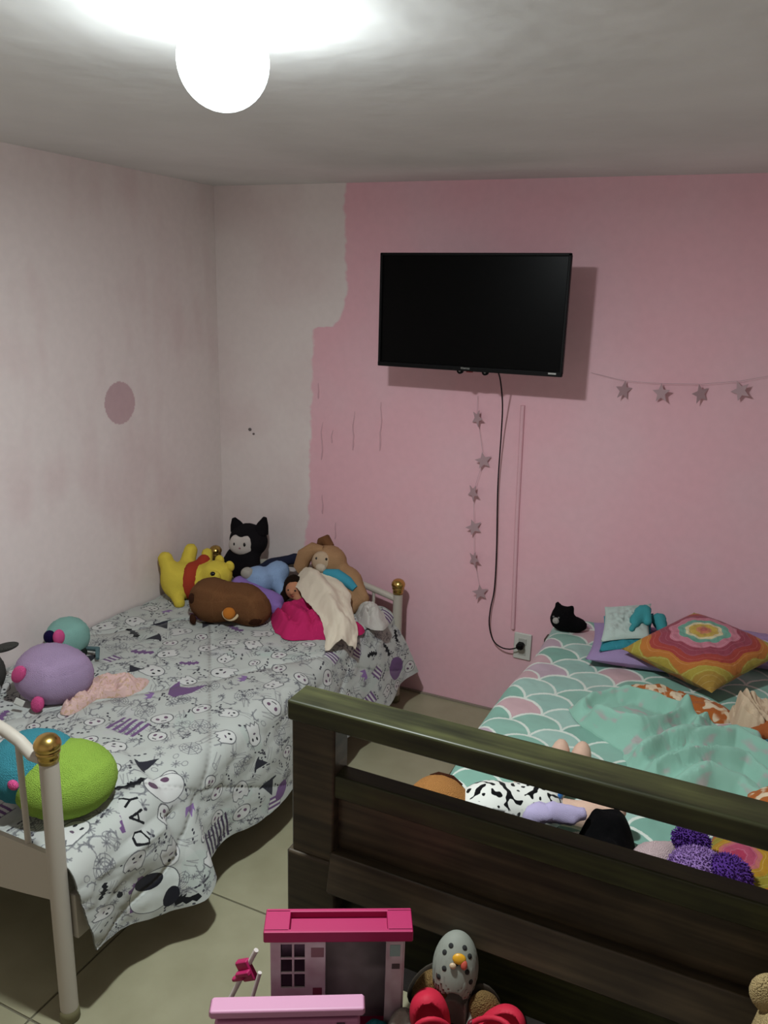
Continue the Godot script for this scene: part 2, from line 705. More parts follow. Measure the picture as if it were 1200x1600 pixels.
# plaster walls with old paint: print is painted over metres, px per metre
func wall_print(wide: float, high: float, ppm: float, base: Callable) -> ImageTexture:
	var w := int(wide * ppm)
	var h := int(high * ppm)
	var d := PackedByteArray()
	d.resize(w * h * 3)
	var i := 0
	for y in h:
		for x in w:
			var c: Color = base.call(x / ppm, high - y / ppm)
			d[i] = clampi(int(c.r * 255.0), 0, 255); d[i + 1] = clampi(int(c.g * 255.0), 0, 255); d[i + 2] = clampi(int(c.b * 255.0), 0, 255)
			i += 3
	return ImageTexture.create_from_image(Image.create_from_data(w, h, false, Image.FORMAT_RGB8, d))

const WHITE_WALL := Color(0.885, 0.835, 0.82)
const PINK_WALL := Color(0.895, 0.70, 0.735)

func plaster(tex: ImageTexture) -> StandardMaterial3D:
	var m := mat(Color.WHITE, 0.85, 0.0, 0.25)
	m.albedo_texture = tex
	m.texture_repeat = false
	return m

func build_room() -> void:
	# floor: ceramic tiles on a grout bed
	var grout := mat(Color(0.42, 0.40, 0.33), 0.9)
	var fl := struct("floor", slab(Vector3(0, -0.004, 0), Vector3(ROOM.x, 0, 0), Vector3(0, 0, ROOM.z), Vector3(0, -0.12, 0)), grout)
	var ceramics := []
	for k in 3:
		var m := mat(Color.WHITE, 0.38, 0.0, 0.5)
		var b := Color(0.635, 0.615, 0.495).darkened(0.03 * k)
		m.albedo_texture = tone(b.darkened(0.07), b.lightened(0.06), 256, 0.012, 40 + k, -1.0, 5)
		m.uv1_triplanar = true
		m.uv1_scale = Vector3.ONE * 1.3
		ceramics.append(m)
	var xs := [0.0, 0.313, 0.863, 1.413, 1.963, 2.513, 3.063, ROOM.x]
	var zs := [0.0, 0.35, 0.90, 1.45, 2.0, 2.55, 3.1, 3.65, ROOM.z]
	for i in xs.size() - 1:
		for j in zs.size() - 1:
			var s := Vector3(xs[i + 1] - xs[i] - 0.005, 0.010, zs[j + 1] - zs[j] - 0.005)
			if s.x < 0.02 or s.z < 0.02:
				continue
			part(fl, "tile", MB.new().box(Vector3((xs[i] + xs[i + 1]) * 0.5, -0.005, (zs[j] + zs[j + 1]) * 0.5), s, 0.0016), ceramics[(i * 5 + j * 3) % 3])

	# back wall: half repainted, white patch up to a ragged edge, pink beyond
	var n1 := FastNoiseLite.new()
	n1.seed = 3; n1.frequency = 1.6; n1.fractal_octaves = 4
	var n2 := FastNoiseLite.new()
	n2.seed = 5; n2.frequency = 22.0; n2.fractal_octaves = 3
	var n3 := FastNoiseLite.new()
	n3.seed = 8; n3.frequency = 5.0; n3.fractal_octaves = 2
	var rows := [[0.0, 0.43], [0.50, 0.452], [0.68, 0.464], [0.74, 0.478], [0.89, 0.486], [1.24, 0.492], [1.592, 0.500], [1.600, 0.52], [1.606, 0.596], [1.63, 0.622], [1.70, 0.655], [1.74, 0.662], [2.0, 0.652], [2.3, 0.652]]
	var edge_at := func(y: float) -> float:
		for k in rows.size() - 1:
			if y <= rows[k + 1][0]:
				return remap(y, rows[k][0], rows[k + 1][0], rows[k][1], rows[k + 1][1])
		return 0.652
	# dried runs of pink paint, a few millimetres wide, beside the ragged edge
	var streaks := [[0.548, 1.02, 1.19, 0.006], [0.706, 1.08, 1.25, 0.005], [0.835, 1.09, 1.30, 0.006], [0.552, 0.77, 0.86, 0.005], [0.62, 0.66, 0.74, 0.004], [0.53, 1.29, 1.36, 0.004], [0.60, 1.10, 1.16, 0.004]]
	var back := func(x: float, y: float) -> Color:
		var a := n1.get_noise_2d(x, y)
		var b := n2.get_noise_2d(x, y)
		var e: float = edge_at.call(y) + 0.008 * n3.get_noise_2d(1.0, y * 2.0) + 0.008 * b
		var t := clampf((x - e) / 0.012 + 0.5, 0.0, 1.0)
		var white := WHITE_WALL.lerp(Color(0.85, 0.775, 0.765), clampf(a * 0.9 + 0.2, 0.0, 0.6))
		var pink := PINK_WALL.lerp(Color(0.885, 0.725, 0.755), clampf(a * 1.1 + 0.25, 0.0, 0.8))
		var c := white.lerp(pink, t)
		return c * (1.0 + 0.012 * b)
	var wb := struct("wall_back", slab(Vector3(0, 0, 0), Vector3(ROOM.x, 0, 0), Vector3(0, 2.3, 0), Vector3(0, 0, -0.12)), plaster(wall_print(ROOM.x, 2.3, 340.0, back)))
	for s in streaks:
		var run := []
		for k in 9:
			var yy: float = lerpf(s[2], s[1], k / 8.0)
			run.append(Vector3(s[0] + 0.008 * n3.get_noise_2d(s[0] * 9.0, yy * 2.0), yy, 0.0003))
		part(wb, "paint_run", MB.new().tube(run, [0.0012, 0.002, 0.0026, 0.003, 0.003, 0.0032, 0.0034, 0.004, 0.002], 6), mat(PINK_WALL.darkened(0.10), 0.7))
	# two small nail stubs left in the white part
	for q in [[0.168, 1.123, 0.009], [0.188, 1.104, 0.006]]:
		part(wb, "nail_stub", MB.new().ell(Vector3(q[0], q[1], 0.002), Vector3(q[2], q[2] * 0.8, 0.005), Basis.IDENTITY, 12, 0.2, 4.0, 3), mat(Color(0.40, 0.36, 0.35), 0.7))

	# left wall: white over old pink, one round patch of the old paint left
	var left := func(z: float, y: float) -> Color:
		var a := n1.get_noise_2d(z + 20.0, y)
		var b := n2.get_noise_2d(z + 20.0, y)
		var s := n3.get_noise_2d(z * 1.6 + 4.0, y * 0.35)
		var c := WHITE_WALL.lerp(Color(0.85, 0.775, 0.765), clampf(a * 0.9 + s * 0.5 + 0.08, 0.0, 0.65))
		var r := Vector2(z - 0.645, y - 1.304).length()
		if r < 0.083 + 0.001 * b:
			c = Color(0.76, 0.645, 0.655) * (1.0 + 0.05 * a)
		return c * (1.0 + 0.014 * b)
	struct("wall_left", slab(Vector3(0, 0, 0), Vector3(0, 0, ROOM.z), Vector3(0, 2.3, 0), Vector3(-0.12, 0, 0)), plaster(wall_print(ROOM.z, 2.3, 220.0, left)))

	var whitewall := mat(WHITE_WALL, 0.85, 0.0, 0.25)
	struct("wall_right", slab(Vector3(ROOM.x, 0, 0), Vector3(0, 0, ROOM.z), Vector3(0, 2.3, 0), Vector3(0.12, 0, 0)), whitewall)
	struct("wall_front", slab(Vector3(0, 0, ROOM.z), Vector3(ROOM.x, 0, 0), Vector3(0, 2.3, 0), Vector3(0, 0, 0.12)), whitewall)

	# ceiling: trowelled plaster, very slightly out of level
	var cm := mat(Color.WHITE, 0.9, 0.0, 0.2)
	cm.albedo_texture = tone(Color(0.85, 0.85, 0.84), Color(0.90, 0.90, 0.89), 512, 0.008, 71, -1.0, 5)
	cm.uv1_triplanar = true
	cm.uv1_world_triplanar = true
	cm.uv1_scale = Vector3.ONE * 0.45
	cm.normal_enabled = true
	cm.normal_texture = fine_normal
	cm.normal_scale = 0.04
	var h := func(x: float, z: float) -> Vector3:
		return Vector3(x, 2.180 - 0.012 * x - 0.006 * z, z)
	var o: Vector3 = h.call(-0.12, -0.12)
	var u: Vector3 = h.call(ROOM.x + 0.12, -0.12) - o
	var w: Vector3 = h.call(-0.12, ROOM.z + 0.12) - o
	struct("ceiling", slab(o, u, w, Vector3(0, 0.14, 0)), cm)
	# mortar bead where the back wall meets the floor
	struct("trim_1", MB.new().box(Vector3(ROOM.x * 0.5, 0.005, 0.004), Vector3(ROOM.x, 0.011, 0.008), 0.002), mat(Color(0.56, 0.50, 0.45), 0.9))

# ------------------------------------------------------------------ on the back wall
func star_outline(r: float) -> PackedVector2Array:
	var p := PackedVector2Array()
	for k in 10:
		var a := PI * 0.5 + TAU * k / 10.0
		p.append(Vector2(cos(a), sin(a)) * (r if k % 2 == 0 else r * 0.45))
	return p

func build_wall_things() -> void:
	var black := mat(Color(0.022, 0.022, 0.024), 0.5, 0.0, 0.25)
	var gloss := mat(Color(0.010, 0.011, 0.012), 0.30, 0.0, 0.2)
	# television, 0.70 x 0.41, on a jointed arm
	var c := Vector3(1.302, 1.684, 0.275)
	var tv := thing("television", "black flat television on the pink wall", "television", "", c)
	part(tv, "housing", MB.new().box(Vector3(0, 0.0, -0.012), Vector3(0.70, 0.405, 0.022), 0.006).box(Vector3(0, -0.04, -0.035), Vector3(0.46, 0.26, 0.04), 0.012), black)
	var bz := MB.new()
	bz.box(Vector3(0, 0.1985, 0.004), Vector3(0.704, 0.010, 0.014), 0.002)
	bz.box(Vector3(-0.347, 0, 0.004), Vector3(0.010, 0.407, 0.014), 0.002)
	bz.box(Vector3(0.347, 0, 0.004), Vector3(0.010, 0.407, 0.014), 0.002)
	bz.box(Vector3(0, -0.1975, 0.0045), Vector3(0.704, 0.017, 0.016), 0.002)
	part(tv, "bezel", bz, black)
	part(tv, "screen", MB.new().box(Vector3(0, 0.003, 0.0), Vector3(0.686, 0.388, 0.006), 0.001), gloss)
	var lg := TextMesh.new()
	lg.text = "Hisense"
	lg.font = SystemFont.new()
	lg.font.font_names = PackedStringArray(["Droid Sans"])
	lg.font_size = 32
	lg.pixel_size = 0.00030
	lg.depth = 0.0006
	var lo := part(tv, "logo", lg, mat(Color(0.62, 0.62, 0.60), 0.4))
	lo.position = Vector3(0.0, -0.1955, 0.0130)
	part(tv, "badge", MB.new().box(Vector3(0.318, -0.1955, 0.0125), Vector3(0.028, 0.006, 0.001), 0.0003), mat(Color(0.62, 0.62, 0.60), 0.4))
	for x in [-0.024, 0.072]:
		var tab := MB.new().lathe(Vector3(x, -0.206, -0.004), [Vector2(0.0, 0.006), Vector2(0.012, 0.006), Vector2(0.012, -0.006), Vector2(0.0, -0.006)], 18, Basis(Vector3.RIGHT, PI * 0.5))
		tab.box(Vector3(x, -0.196, -0.004), Vector3(0.024, 0.018, 0.012), 0.003)
		part(tv, "foot_socket", tab, black)
		part(tv, "screw", MB.new().lathe(Vector3(x, -0.207, 0.0025), [Vector2(0.004, -0.001), Vector2(0.004, 0.001), Vector2(0.0, 0.0012)], 12, Basis(Vector3.RIGHT, PI * 0.5)), mat(Color(0.5, 0.5, 0.5), 0.3, 1.0))
	part(tv, "remote_sensor", MB.new().box(Vector3(0.014, -0.2075, 0.002), Vector3(0.026, 0.006, 0.008), 0.002), mat(Color(0.45, 0.04, 0.06), 0.3))
	# arm
	var ar := thing("wall_bracket", "black jointed steel bracket behind the television", "bracket", "", Vector3(1.30, 1.66, 0.0))
	var steel := mat(Color(0.05, 0.05, 0.05), 0.5, 0.6)
	part(ar, "wall_plate", MB.new().box(Vector3(0, 0, 0.008), Vector3(0.06, 0.22, 0.014), 0.003), steel)
	part(ar, "arm", MB.new().box(Vector3(0.04, 0, 0.055), Vector3(0.10, 0.03, 0.03), 0.004, Basis(Vector3.UP, -0.7)).box(Vector3(0.04, 0, 0.12), Vector3(0.11, 0.03, 0.03), 0.004, Basis(Vector3.UP, 0.75)), steel)
	part(ar, "mount_plate", MB.new().box(Vector3(0.0, 0, 0.172), Vector3(0.2, 0.2, 0.012), 0.003).box(Vector3(0.0, 0, 0.187), Vector3(0.05, 0.05, 0.03), 0.003), steel)

	# power cable
	var pts := [Vector3(1.405, 1.52, 0.235), Vector3(1.405, 1.485, 0.225), Vector3(1.402, 1.44, 0.17), Vector3(1.392, 1.34, 0.09), Vector3(1.381, 1.212, 0.045), Vector3(1.374, 1.003, 0.022), Vector3(1.384, 0.734, 0.016), Vector3(1.386, 0.566, 0.018), Vector3(1.376, 0.478, 0.022), Vector3(1.376, 0.406, 0.026), Vector3(1.398, 0.342, 0.03), Vector3(1.436, 0.319, 0.036), Vector3(1.476, 0.321, 0.042), Vector3(1.506, 0.335, 0.044)]
	var cv := Curve3D.new()
	for k in pts.size():
		var tg: Vector3 = (pts[mini(k + 1, pts.size() - 1)] - pts[maxi(k - 1, 0)]) / 6.0
		cv.add_point(pts[k], -tg, tg)
	cv.bake_interval = 0.02
	var cable := thing("power_cable", "thin black cable hanging from the television to the wall socket", "cable")
	part(cable, "cord", MB.new().tube(Array(cv.get_baked_points()), 0.0028, 8), black)
	part(cable, "plug", MB.new().box(Vector3(1.517, 0.341, 0.033), Vector3(0.030, 0.026, 0.040), 0.007), black)
	# socket plate
	var so := thing("wall_socket", "white plastic wall socket holding the black plug", "socket")
	var plastic := mat(Color(0.80, 0.79, 0.76), 0.4)
	part(so, "plate", MB.new().box(Vector3(1.520, 0.330, 0.006), Vector3(0.075, 0.118, 0.010), 0.004), plastic)
	for y in [0.306, 0.352]:
		part(so, "outlet", MB.new().box(Vector3(1.520, y, 0.0115), Vector3(0.034, 0.030, 0.003), 0.001), mat(Color(0.70, 0.69, 0.66), 0.4))
	# surface duct painted with the wall
	var du := thing("cable_duct", "narrow pink painted cable duct running down the wall beside the black cable", "duct")
	var dm := mat(PINK_WALL.darkened(0.03), 0.7)
	part(du, "cover", MB.new().tube([Vector3(1.449, 1.335, 0.007), Vector3(1.458, 0.88, 0.006), Vector3(1.474, 0.40, 0.007)], 0.0085, 8), dm)
	# garlands of stars
	var film := mat(Color(0.70, 0.58, 0.60), 0.35, 0.0, 0.5)
	var thread := mat(Color(0.66, 0.55, 0.57), 0.6)
	var g1 := thing("star_garland", "garland of grey stars hanging straight down below the television", "garland")
	var v := [Vector3(1.272, 1.276, 0.022), Vector3(1.308, 1.107, 0.022), Vector3(1.272, 0.97, 0.022), Vector3(1.284, 0.824, 0.022), Vector3(1.292, 0.686, 0.022), Vector3(1.328, 0.545, 0.022)]
	var top := [Vector3(1.265, 1.36, 0.012), Vector3(1.268, 1.30, 0.018)] + v
	part(g1, "thread", MB.new().tube(top, 0.0006, 5), thread)
	var tl := [0.35, -0.2, 0.5, -0.35, 0.25, -0.15]
	for k in v.size():
		var s := MB.new().plate(Vector3.ZERO, star_outline(0.036), 0.0015, Basis(Vector3.UP, 0.5 if k % 2 else -0.6) * Basis(Vector3.FORWARD, tl[k]))
		part(g1, "star", s, film).position = v[k] + Vector3(0, -0.004, 0.004)
	var g2 := thing("star_garland", "garland of grey stars strung sideways across the wall beside the television", "garland")
	var hh := [Vector3(1.70, 1.478, 0.012), Vector3(1.827, 1.456, 0.018), Vector3(1.959, 1.455, 0.018), Vector3(2.091, 1.462, 0.018), Vector3(2.219, 1.482, 0.018), Vector3(2.40, 1.53, 0.012), Vector3(2.62, 1.58, 0.012)]
	part(g2, "thread", MB.new().tube(hh, 0.0006, 5), thread)
	for k in range(1, 5):
		var s := MB.new().plate(Vector3.ZERO, star_outline(0.036), 0.0015, Basis(Vector3.UP, 0.7 if k % 2 else -0.45) * Basis(Vector3.FORWARD, 0.3 - 0.2 * k))
		part(g2, "star", s, film).position = hh[k] + Vector3(0, -0.034, 0.006)

# ------------------------------------------------------------------ white metal bed with its printed quilt
func ball_knob(c: Vector3) -> MB:
	return MB.new().lathe(c, [Vector2(0.0, 0.066), Vector2(0.012, 0.065), Vector2(0.022, 0.059), Vector2(0.0285, 0.049), Vector2(0.030, 0.041), Vector2(0.0285, 0.034), Vector2(0.0235, 0.030), Vector2(0.0265, 0.027), Vector2(0.0265, 0.022), Vector2(0.0215, 0.018), Vector2(0.0235, 0.012), Vector2(0.0225, 0.0), Vector2(0.0, 0.0)], 24)

func build_white_bed() -> void:
	var enamel := mat(Color(0.71, 0.68, 0.63), 0.42)
	var brass := mat(Color(0.76, 0.64, 0.36), 0.25, 1.0)
	var bed := thing("metal_bed", "white metal bed frame with brass ball knobs along the left wall", "bed")
	# head end, near the middle of the room
	for x in [0.045, 0.948]:
		var p := part(bed, "post", MB.new().tube([Vector3(x, 0.018, 1.953), Vector3(x, 0.40, 1.951), Vector3(x + 0.004, 0.715, 1.949)], 0.0215, 18), enamel)
		part(p, "knob", ball_knob(Vector3(x + 0.004, 0.712, 1.949)), brass, "brass ball knob")
		part(p, "foot_cap", MB.new().lathe(Vector3(x, 0.0, 1.953), [Vector2(0.0, 0.034), Vector2(0.0228, 0.034), Vector2(0.024, 0.004), Vector2(0.0, 0.0)], 18), mat(Color(0.42, 0.40, 0.28), 0.6))
	var arch := []
	for k in 25:
		var t := k / 24.0
		var y := 0.715 + 0.018 * smoothstep(0.0, 0.16, minf(t, 1.0 - t)) + 0.055 * sin(PI * t) - 0.012 * sin(PI * minf(1.0, minf(t, 1.0 - t) * 14.0))
		arch.append(Vector3(lerpf(0.94, 0.05, t), y, 1.95))
	part(bed, "top_rail", MB.new().tube(arch, 0.0145, 12), enamel)
	for k in 7:
		var x := 0.860 - 0.119 * k
		var t := (0.94 - x) / 0.89
		var yt := 0.70 + 0.018 * smoothstep(0.0, 0.16, minf(t, 1.0 - t)) + 0.055 * sin(PI * t)
		part(bed, "spindle", MB.new().tube([Vector3(x, 0.44, 1.95), Vector3(x, yt, 1.95)], 0.0072, 10), enamel)
	var sheet := PackedVector2Array([Vector2(0.06, 0.47), Vector2(0.935, 0.47), Vector2(0.935, 0.345)])
	for k in 9:
		var t := (k + 1) / 10.0
		sheet.append(Vector2(lerpf(0.935, 0.06, t), 0.345 - 0.05 * sin(PI * t)))
	sheet.append(Vector2(0.06, 0.345))
	part(bed, "end_panel", MB.new().plate(Vector3(0, 0, 1.955), sheet, 0.012), enamel)
	# foot end against the back wall
	for x in [0.045, 0.995]:
		var p := part(bed, "post", MB.new().tube([Vector3(x, 0.018, 0.125), Vector3(x, 0.51, 0.125)], 0.0205, 18), enamel)
		part(p, "knob", ball_knob(Vector3(x, 0.508, 0.125)), brass, "brass ball knob")
		part(p, "foot_cap", MB.new().lathe(Vector3(x, 0.0, 0.125), [Vector2(0.0, 0.034), Vector2(0.022, 0.034), Vector2(0.023, 0.004), Vector2(0.0, 0.0)], 18), mat(Color(0.42, 0.40, 0.28), 0.6))
	var arch2 := []
	for k in 21:
		var t := k / 20.0
		arch2.append(Vector3(lerpf(0.99, 0.05, t), 0.482 + 0.072 * sin(PI * t), 0.125))
	part(bed, "foot_rail", MB.new().tube(arch2, 0.0145, 12), enamel)
	part(bed, "foot_rail", MB.new().tube([Vector3(0.99, 0.30, 0.125), Vector3(0.05, 0.30, 0.125)], 0.012, 10), enamel)
	for k in 7:
		var x := 0.88 - 0.119 * k
		part(bed, "spindle", MB.new().tube([Vector3(x, 0.30, 0.125), Vector3(x, 0.482 + 0.072 * sin(PI * (0.99 - x) / 0.94), 0.125)], 0.007, 8), enamel)
	for x in [0.055, 0.962]:
		part(bed, "side_rail", MB.new().box(Vector3(x, 0.285, 1.03), Vector3(0.022, 0.125, 1.80), 0.004), enamel)
	for k in 6:
		part(bed, "slat", MB.new().box(Vector3(0.505, 0.235, 0.30 + 0.29 * k), Vector3(0.90, 0.018, 0.08), 0.003), enamel)
	solo("mattress", MB.new().box(Vector3(0.507, 0.333, 1.035), Vector3(0.925, 0.172, 1.77), 0.045), fab(Color(0.70, 0.70, 0.67)), "pale mattress under the printed quilt on the white bed", "mattress")
	build_quilt()

const QW := 1.36   # across the bed and down the side, metres of cloth
const QL := 1.80   # along the bed

func quilt_point(u: float, w: float, fz: FastNoiseLite) -> Vector3:
	var z := 0.135 + 1.80 * w
	var s := u * QW
	var hem_x: float = 0.0
	var kx := [[0.0, 1.095], [0.30, 1.09], [0.55, 1.08], [0.83, 1.065], [1.1, 1.05], [1.34, 1.02], [1.50, 1.025], [1.56, 1.085], [1.60, 1.085], [1.69, 1.035], [1.80, 1.015], [1.96, 1.0]]
	for k in kx.size() - 1:
		if z <= kx[k + 1][0] and z >= kx[k][0]:
			hem_x = lerpf(kx[k][1], kx[k + 1][1], smoothstep(0.0, 1.0, (z - kx[k][0]) / (kx[k + 1][0] - kx[k][0])))
	var top_y := 0.437
	var side := 0.975
	var rise := 0.0
	var p := Vector3.ZERO
	# the fold that runs from the middle of the bed to the side
	var line_z := 1.44 + 0.20 * clampf((minf(s, 1.0) - 0.55) / 0.45, -0.5, 1.0)
	var along := smoothstep(0.50, 0.95, s)
	rise += 0.024 * along * smoothstep(line_z - 0.015, line_z + 0.02, z) * (1.0 - 0.8 * smoothstep(line_z + 0.03, line_z + 0.26, z))
	rise += 0.012 * fz.get_noise_2d(s * 2.2, z * 2.2) + 0.004 * fz.get_noise_2d(s * 9.0, z * 9.0 + 5.0)
	rise -= 0.006 * smoothstep(1.84, 1.93, z)
	if s < side - 0.06:
		p = Vector3(s + 0.012, top_y + rise, z)
	else:
		var r := 0.06
		var arc := r * PI * 0.5
		var q := s - (side - 0.06)
		if q < arc:
			var a := q / r
			p = Vector3(side - 0.06 + 0.012 + sin(a) * r, top_y - r + cos(a) * r + rise * (1.0 - q / arc), z)
		else:
			var len := QW - (side - 0.06) - arc
			var t := (q - arc) / len
			var low := 0.155 - 0.020 * smoothstep(1.54, 1.60, z) + 0.018 * sin(z * 9.0) * (1.0 - smoothstep(1.3, 1.5, z)) + 0.062 * smoothstep(1.66, 1.92, z)
			var x := lerpf(side + 0.012, hem_x, pow(t, 0.8)) + 0.012 * sin(z * 17.0 + 2.0 * fz.get_noise_2d(z, 3.0)) * t + 0.004 * fz.get_noise_2d(s * 8.0, z * 8.0)
			x += rise * 1.2 * (1.0 - t) * along
			p = Vector3(x, lerpf(top_y - r, low, t), z - 0.02 * t * smoothstep(1.75, 1.93, z))
	return p

func letter(pr: Print, ch: String, at: Vector2, size: float, rot: float, c: Color) -> void:
	var strokes := {"D": [[0, 0, 0, 1], [0, 0, 0.6, 0.2], [0.6, 0.2, 0.6, 0.8], [0.6, 0.8, 0, 1]], "A": [[0, 1, 0.35, 0], [0.35, 0, 0.7, 1], [0.15, 0.65, 0.55, 0.65]], "Y": [[0, 0, 0.35, 0.5], [0.7, 0, 0.35, 0.5], [0.35, 0.5, 0.35, 1]]}
	for s in strokes[ch]:
		var a := Vector2(s[0], s[1]).rotated(rot) * size + at
		var b := Vector2(s[2], s[3]).rotated(rot) * size + at
		pr.line(a, b, 4.5, c)

func build_quilt() -> void:
	# print: 1000 px per metre, x across the bed, y along it
	var W := 1360
	var H := 1800
	var pr := Print.new(W, H, Color(0.70, 0.71, 0.69))
	var rng := RandomNumberGenerator.new()
	rng.seed = 21
	var ink := Color(0.10, 0.10, 0.11)
	var grey := Color(0.36, 0.36, 0.38, 0.55)
	var pale := Color(0.765, 0.765, 0.75)
	var violet := Color(0.42, 0.31, 0.47)
	# washes of mint, lilac and white
	for k in 150:
		var tint: Color = [Color(0.55, 0.71, 0.65, 0.10), Color(0.72, 0.66, 0.74, 0.09), Color(0.88, 0.88, 0.86, 0.12), Color(0.62, 0.63, 0.60, 0.10)][rng.randi() % 4]
		pr.oval(rng.randf() * W, rng.randf() * H, rng.randf_range(20, 80), rng.randf_range(15, 50), rng.randf() * PI, tint)
	# scribbles and sprigs
	for k in 1500:
		var p := Vector2(rng.randf() * W, rng.randf() * H)
		var r := rng.randf() * TAU
		match rng.randi() % 5:
			0:
				for q in 4:
					var d := Vector2.from_angle(r + PI * q / 4.0) * rng.randf_range(9, 17)
					pr.line(p - d, p + d, 2.6, grey)
			1:
				for q in 5:
					pr.line(p + Vector2.from_angle(r + 0.6 * q) * 6.0 * q, p + Vector2.from_angle(r + 0.6 * q + 1.3) * 7.0 * (q + 1), 3.2, grey)
			2:
				for q in 4:
					pr.oval(p.x + cos(r) * 14 * q, p.y + sin(r) * 14 * q + 5 * (q % 2), 5, 3.4, r, Color(0.25, 0.24, 0.27))
			3:
				pr.oval(p.x, p.y, 12, 8, r, grey, 3.0)
			4:
				for q in 3:
					pr.line(p + Vector2(0, 9 * q).rotated(r), p + Vector2(44, 9 * q + 5 * sin(q * 2.0)).rotated(r), 2.4, Color(0.5, 0.5, 0.5, 0.6))
	# large motifs on a loose lattice, turned every way
	var cells := []
	for j in 16:
		for i in 12:
			cells.append(Vector2(55 + i * 112 + (55 if j % 2 else 0) + rng.randf_range(-22, 22), 55 + j * 112 + rng.randf_range(-22, 22)))
	for k in cells.size():
		var p: Vector2 = cells[k]
		var r := rng.randf() * TAU
		var sc := rng.randf_range(0.62, 1.0)
		var rot := func(x: float, y: float) -> Vector2:
			return p + Vector2(x, y).rotated(r) * sc
		match [0, 1, 6, 0, 3, 4, 0, 6, 5, 3, 2, 0, 6, 6, 3, 1, 0][rng.randi() % 17]:
			0: # ghost: pale sheet, ink outline, two eyes
				var out := PackedVector2Array()
				for q in 13:
					var a := PI + PI * q / 12.0
					out.append(rot.call(cos(a) * 36.0, sin(a) * 40.0))
				for q in 7:
					out.append(rot.call(36.0 - 12.0 * q, 46.0 + (9.0 if q % 2 else -4.0)))
				pr.poly(out, pale)
				for q in out.size():
					pr.line(out[q], out[(q + 1) % out.size()], 2.6, Color(0.40, 0.40, 0.41))
				for e in [-13.0, 13.0]:
					var ep: Vector2 = rot.call(e, -10.0)
					pr.oval(ep.x, ep.y, 5 * sc, 7 * sc, r, Color(0.16, 0.16, 0.17))
				var mp: Vector2 = rot.call(0, 12.0)
				pr.oval(mp.x, mp.y, 8 * sc, 4 * sc, r, Color(0.36, 0.30, 0.36))
			1: # bat
				var c := ink if k % 2 else violet
				var out := PackedVector2Array()
				for q in [[-52, -10], [-38, -24], [-20, -12], [-9, -14], [-6, -26], [0, -17], [6, -26], [9, -14], [20, -12], [38, -24], [52, -10], [44, 6], [32, 0], [22, 12], [10, 4], [0, 18], [-10, 4], [-22, 12], [-32, 0], [-44, 6]]:
					out.append(rot.call(q[0], q[1]))
				pr.poly(out, c)
			2: # striped sock
				for q in 6:
					var c2: Color = [violet, pale][q % 2]
					pr.poly(PackedVector2Array([rot.call(-34, -30 + 11 * q), rot.call(34, -34 + 11 * q), rot.call(34, -23 + 11 * q), rot.call(-34, -19 + 11 * q)]), c2)
				pr.line(rot.call(-34, -30), rot.call(-34, 36), 3.0, grey)
				pr.line(rot.call(34, -34), rot.call(34, 32), 3.0, grey)
			3: # skull-like face
				pr.oval(p.x, p.y, 40 * sc, 33 * sc, r, pale)
				pr.oval(p.x, p.y, 40 * sc, 33 * sc, r, Color(0.35, 0.35, 0.36), 3.5)
				for e in [-15.0, 15.0]:
					var ep: Vector2 = rot.call(e, -3.0)
					pr.oval(ep.x, ep.y, 6.5 * sc, 8 * sc, r, Color(0.40, 0.30, 0.38))
				pr.line(rot.call(-8, 16), rot.call(8, 16), 3.0, ink)
			4: # pointed hat
				pr.poly(PackedVector2Array([rot.call(-8, -44), rot.call(26, 22), rot.call(-30, 22)]), Color(0.17, 0.17, 0.20))
				pr.oval(p.x + Vector2(-2, 26).rotated(r).x * sc, p.y + Vector2(-2, 26).rotated(r).y * sc, 44 * sc, 8 * sc, r, Color(0.17, 0.17, 0.20))
			5: # crown and star
				pr.poly(PackedVector2Array([rot.call(-24, 16), rot.call(-28, -18), rot.call(-12, 0), rot.call(0, -26), rot.call(12, 0), rot.call(28, -18), rot.call(24, 16)]), Color(0.52, 0.40, 0.60))
			6: # web of rings
				for q in 4:
					pr.oval(p.x, p.y, (10 + 11 * q) * sc, (8 + 9 * q) * sc, r, grey, 2.6)
				for q in 4:
					pr.line(rot.call(cos(q * 0.785) * 44, sin(q * 0.785) * 36), rot.call(-cos(q * 0.785) * 44, -sin(q * 0.785) * 36), 2.4, grey)
	# motifs that stand out in the picture
	var eye1 := Vector2(1255, 1585)
	pr.oval(1235, 1590, 92, 72, 0.3, Color(0.80, 0.82, 0.80))
	pr.oval(1235, 1590, 92, 72, 0.3, Color(0.30, 0.30, 0.31), 3.0)
	pr.oval(1186, 1601, 34, 40, 0.2, Color(0.13, 0.13, 0.16))
	pr.oval(1290, 1545, 40, 22, 0.2, Color(0.13, 0.13, 0.16))
	pr.oval(1180, 1690, 14, 10, 0.0, ink)
	for q in 8:
		pr.poly(PackedVector2Array([Vector2(1225, 1250 + 18 * q), Vector2(1345, 1245 + 18 * q), Vector2(1345, 1254 + 18 * q), Vector2(1225, 1259 + 18 * q)]), Color(0.27, 0.22, 0.30))
	for q in 5:
		pr.poly(PackedVector2Array([Vector2(595 + 24 * q, 1225), Vector2(606 + 24 * q, 1225), Vector2(612 + 24 * q, 1310), Vector2(600 + 24 * q, 1310)]), violet)
	pr.poly(PackedVector2Array([Vector2(600, 960), Vector2(625, 990), Vector2(660, 985), Vector2(700, 940), Vector2(690, 1010), Vector2(655, 1060), Vector2(625, 1050), Vector2(600, 1010)]), violet)
	pr.oval(945, 1450, 44, 62, 0.2, pale)
	pr.oval(945, 1450, 44, 62, 0.2, Color(0.34, 0.34, 0.35), 3.0)
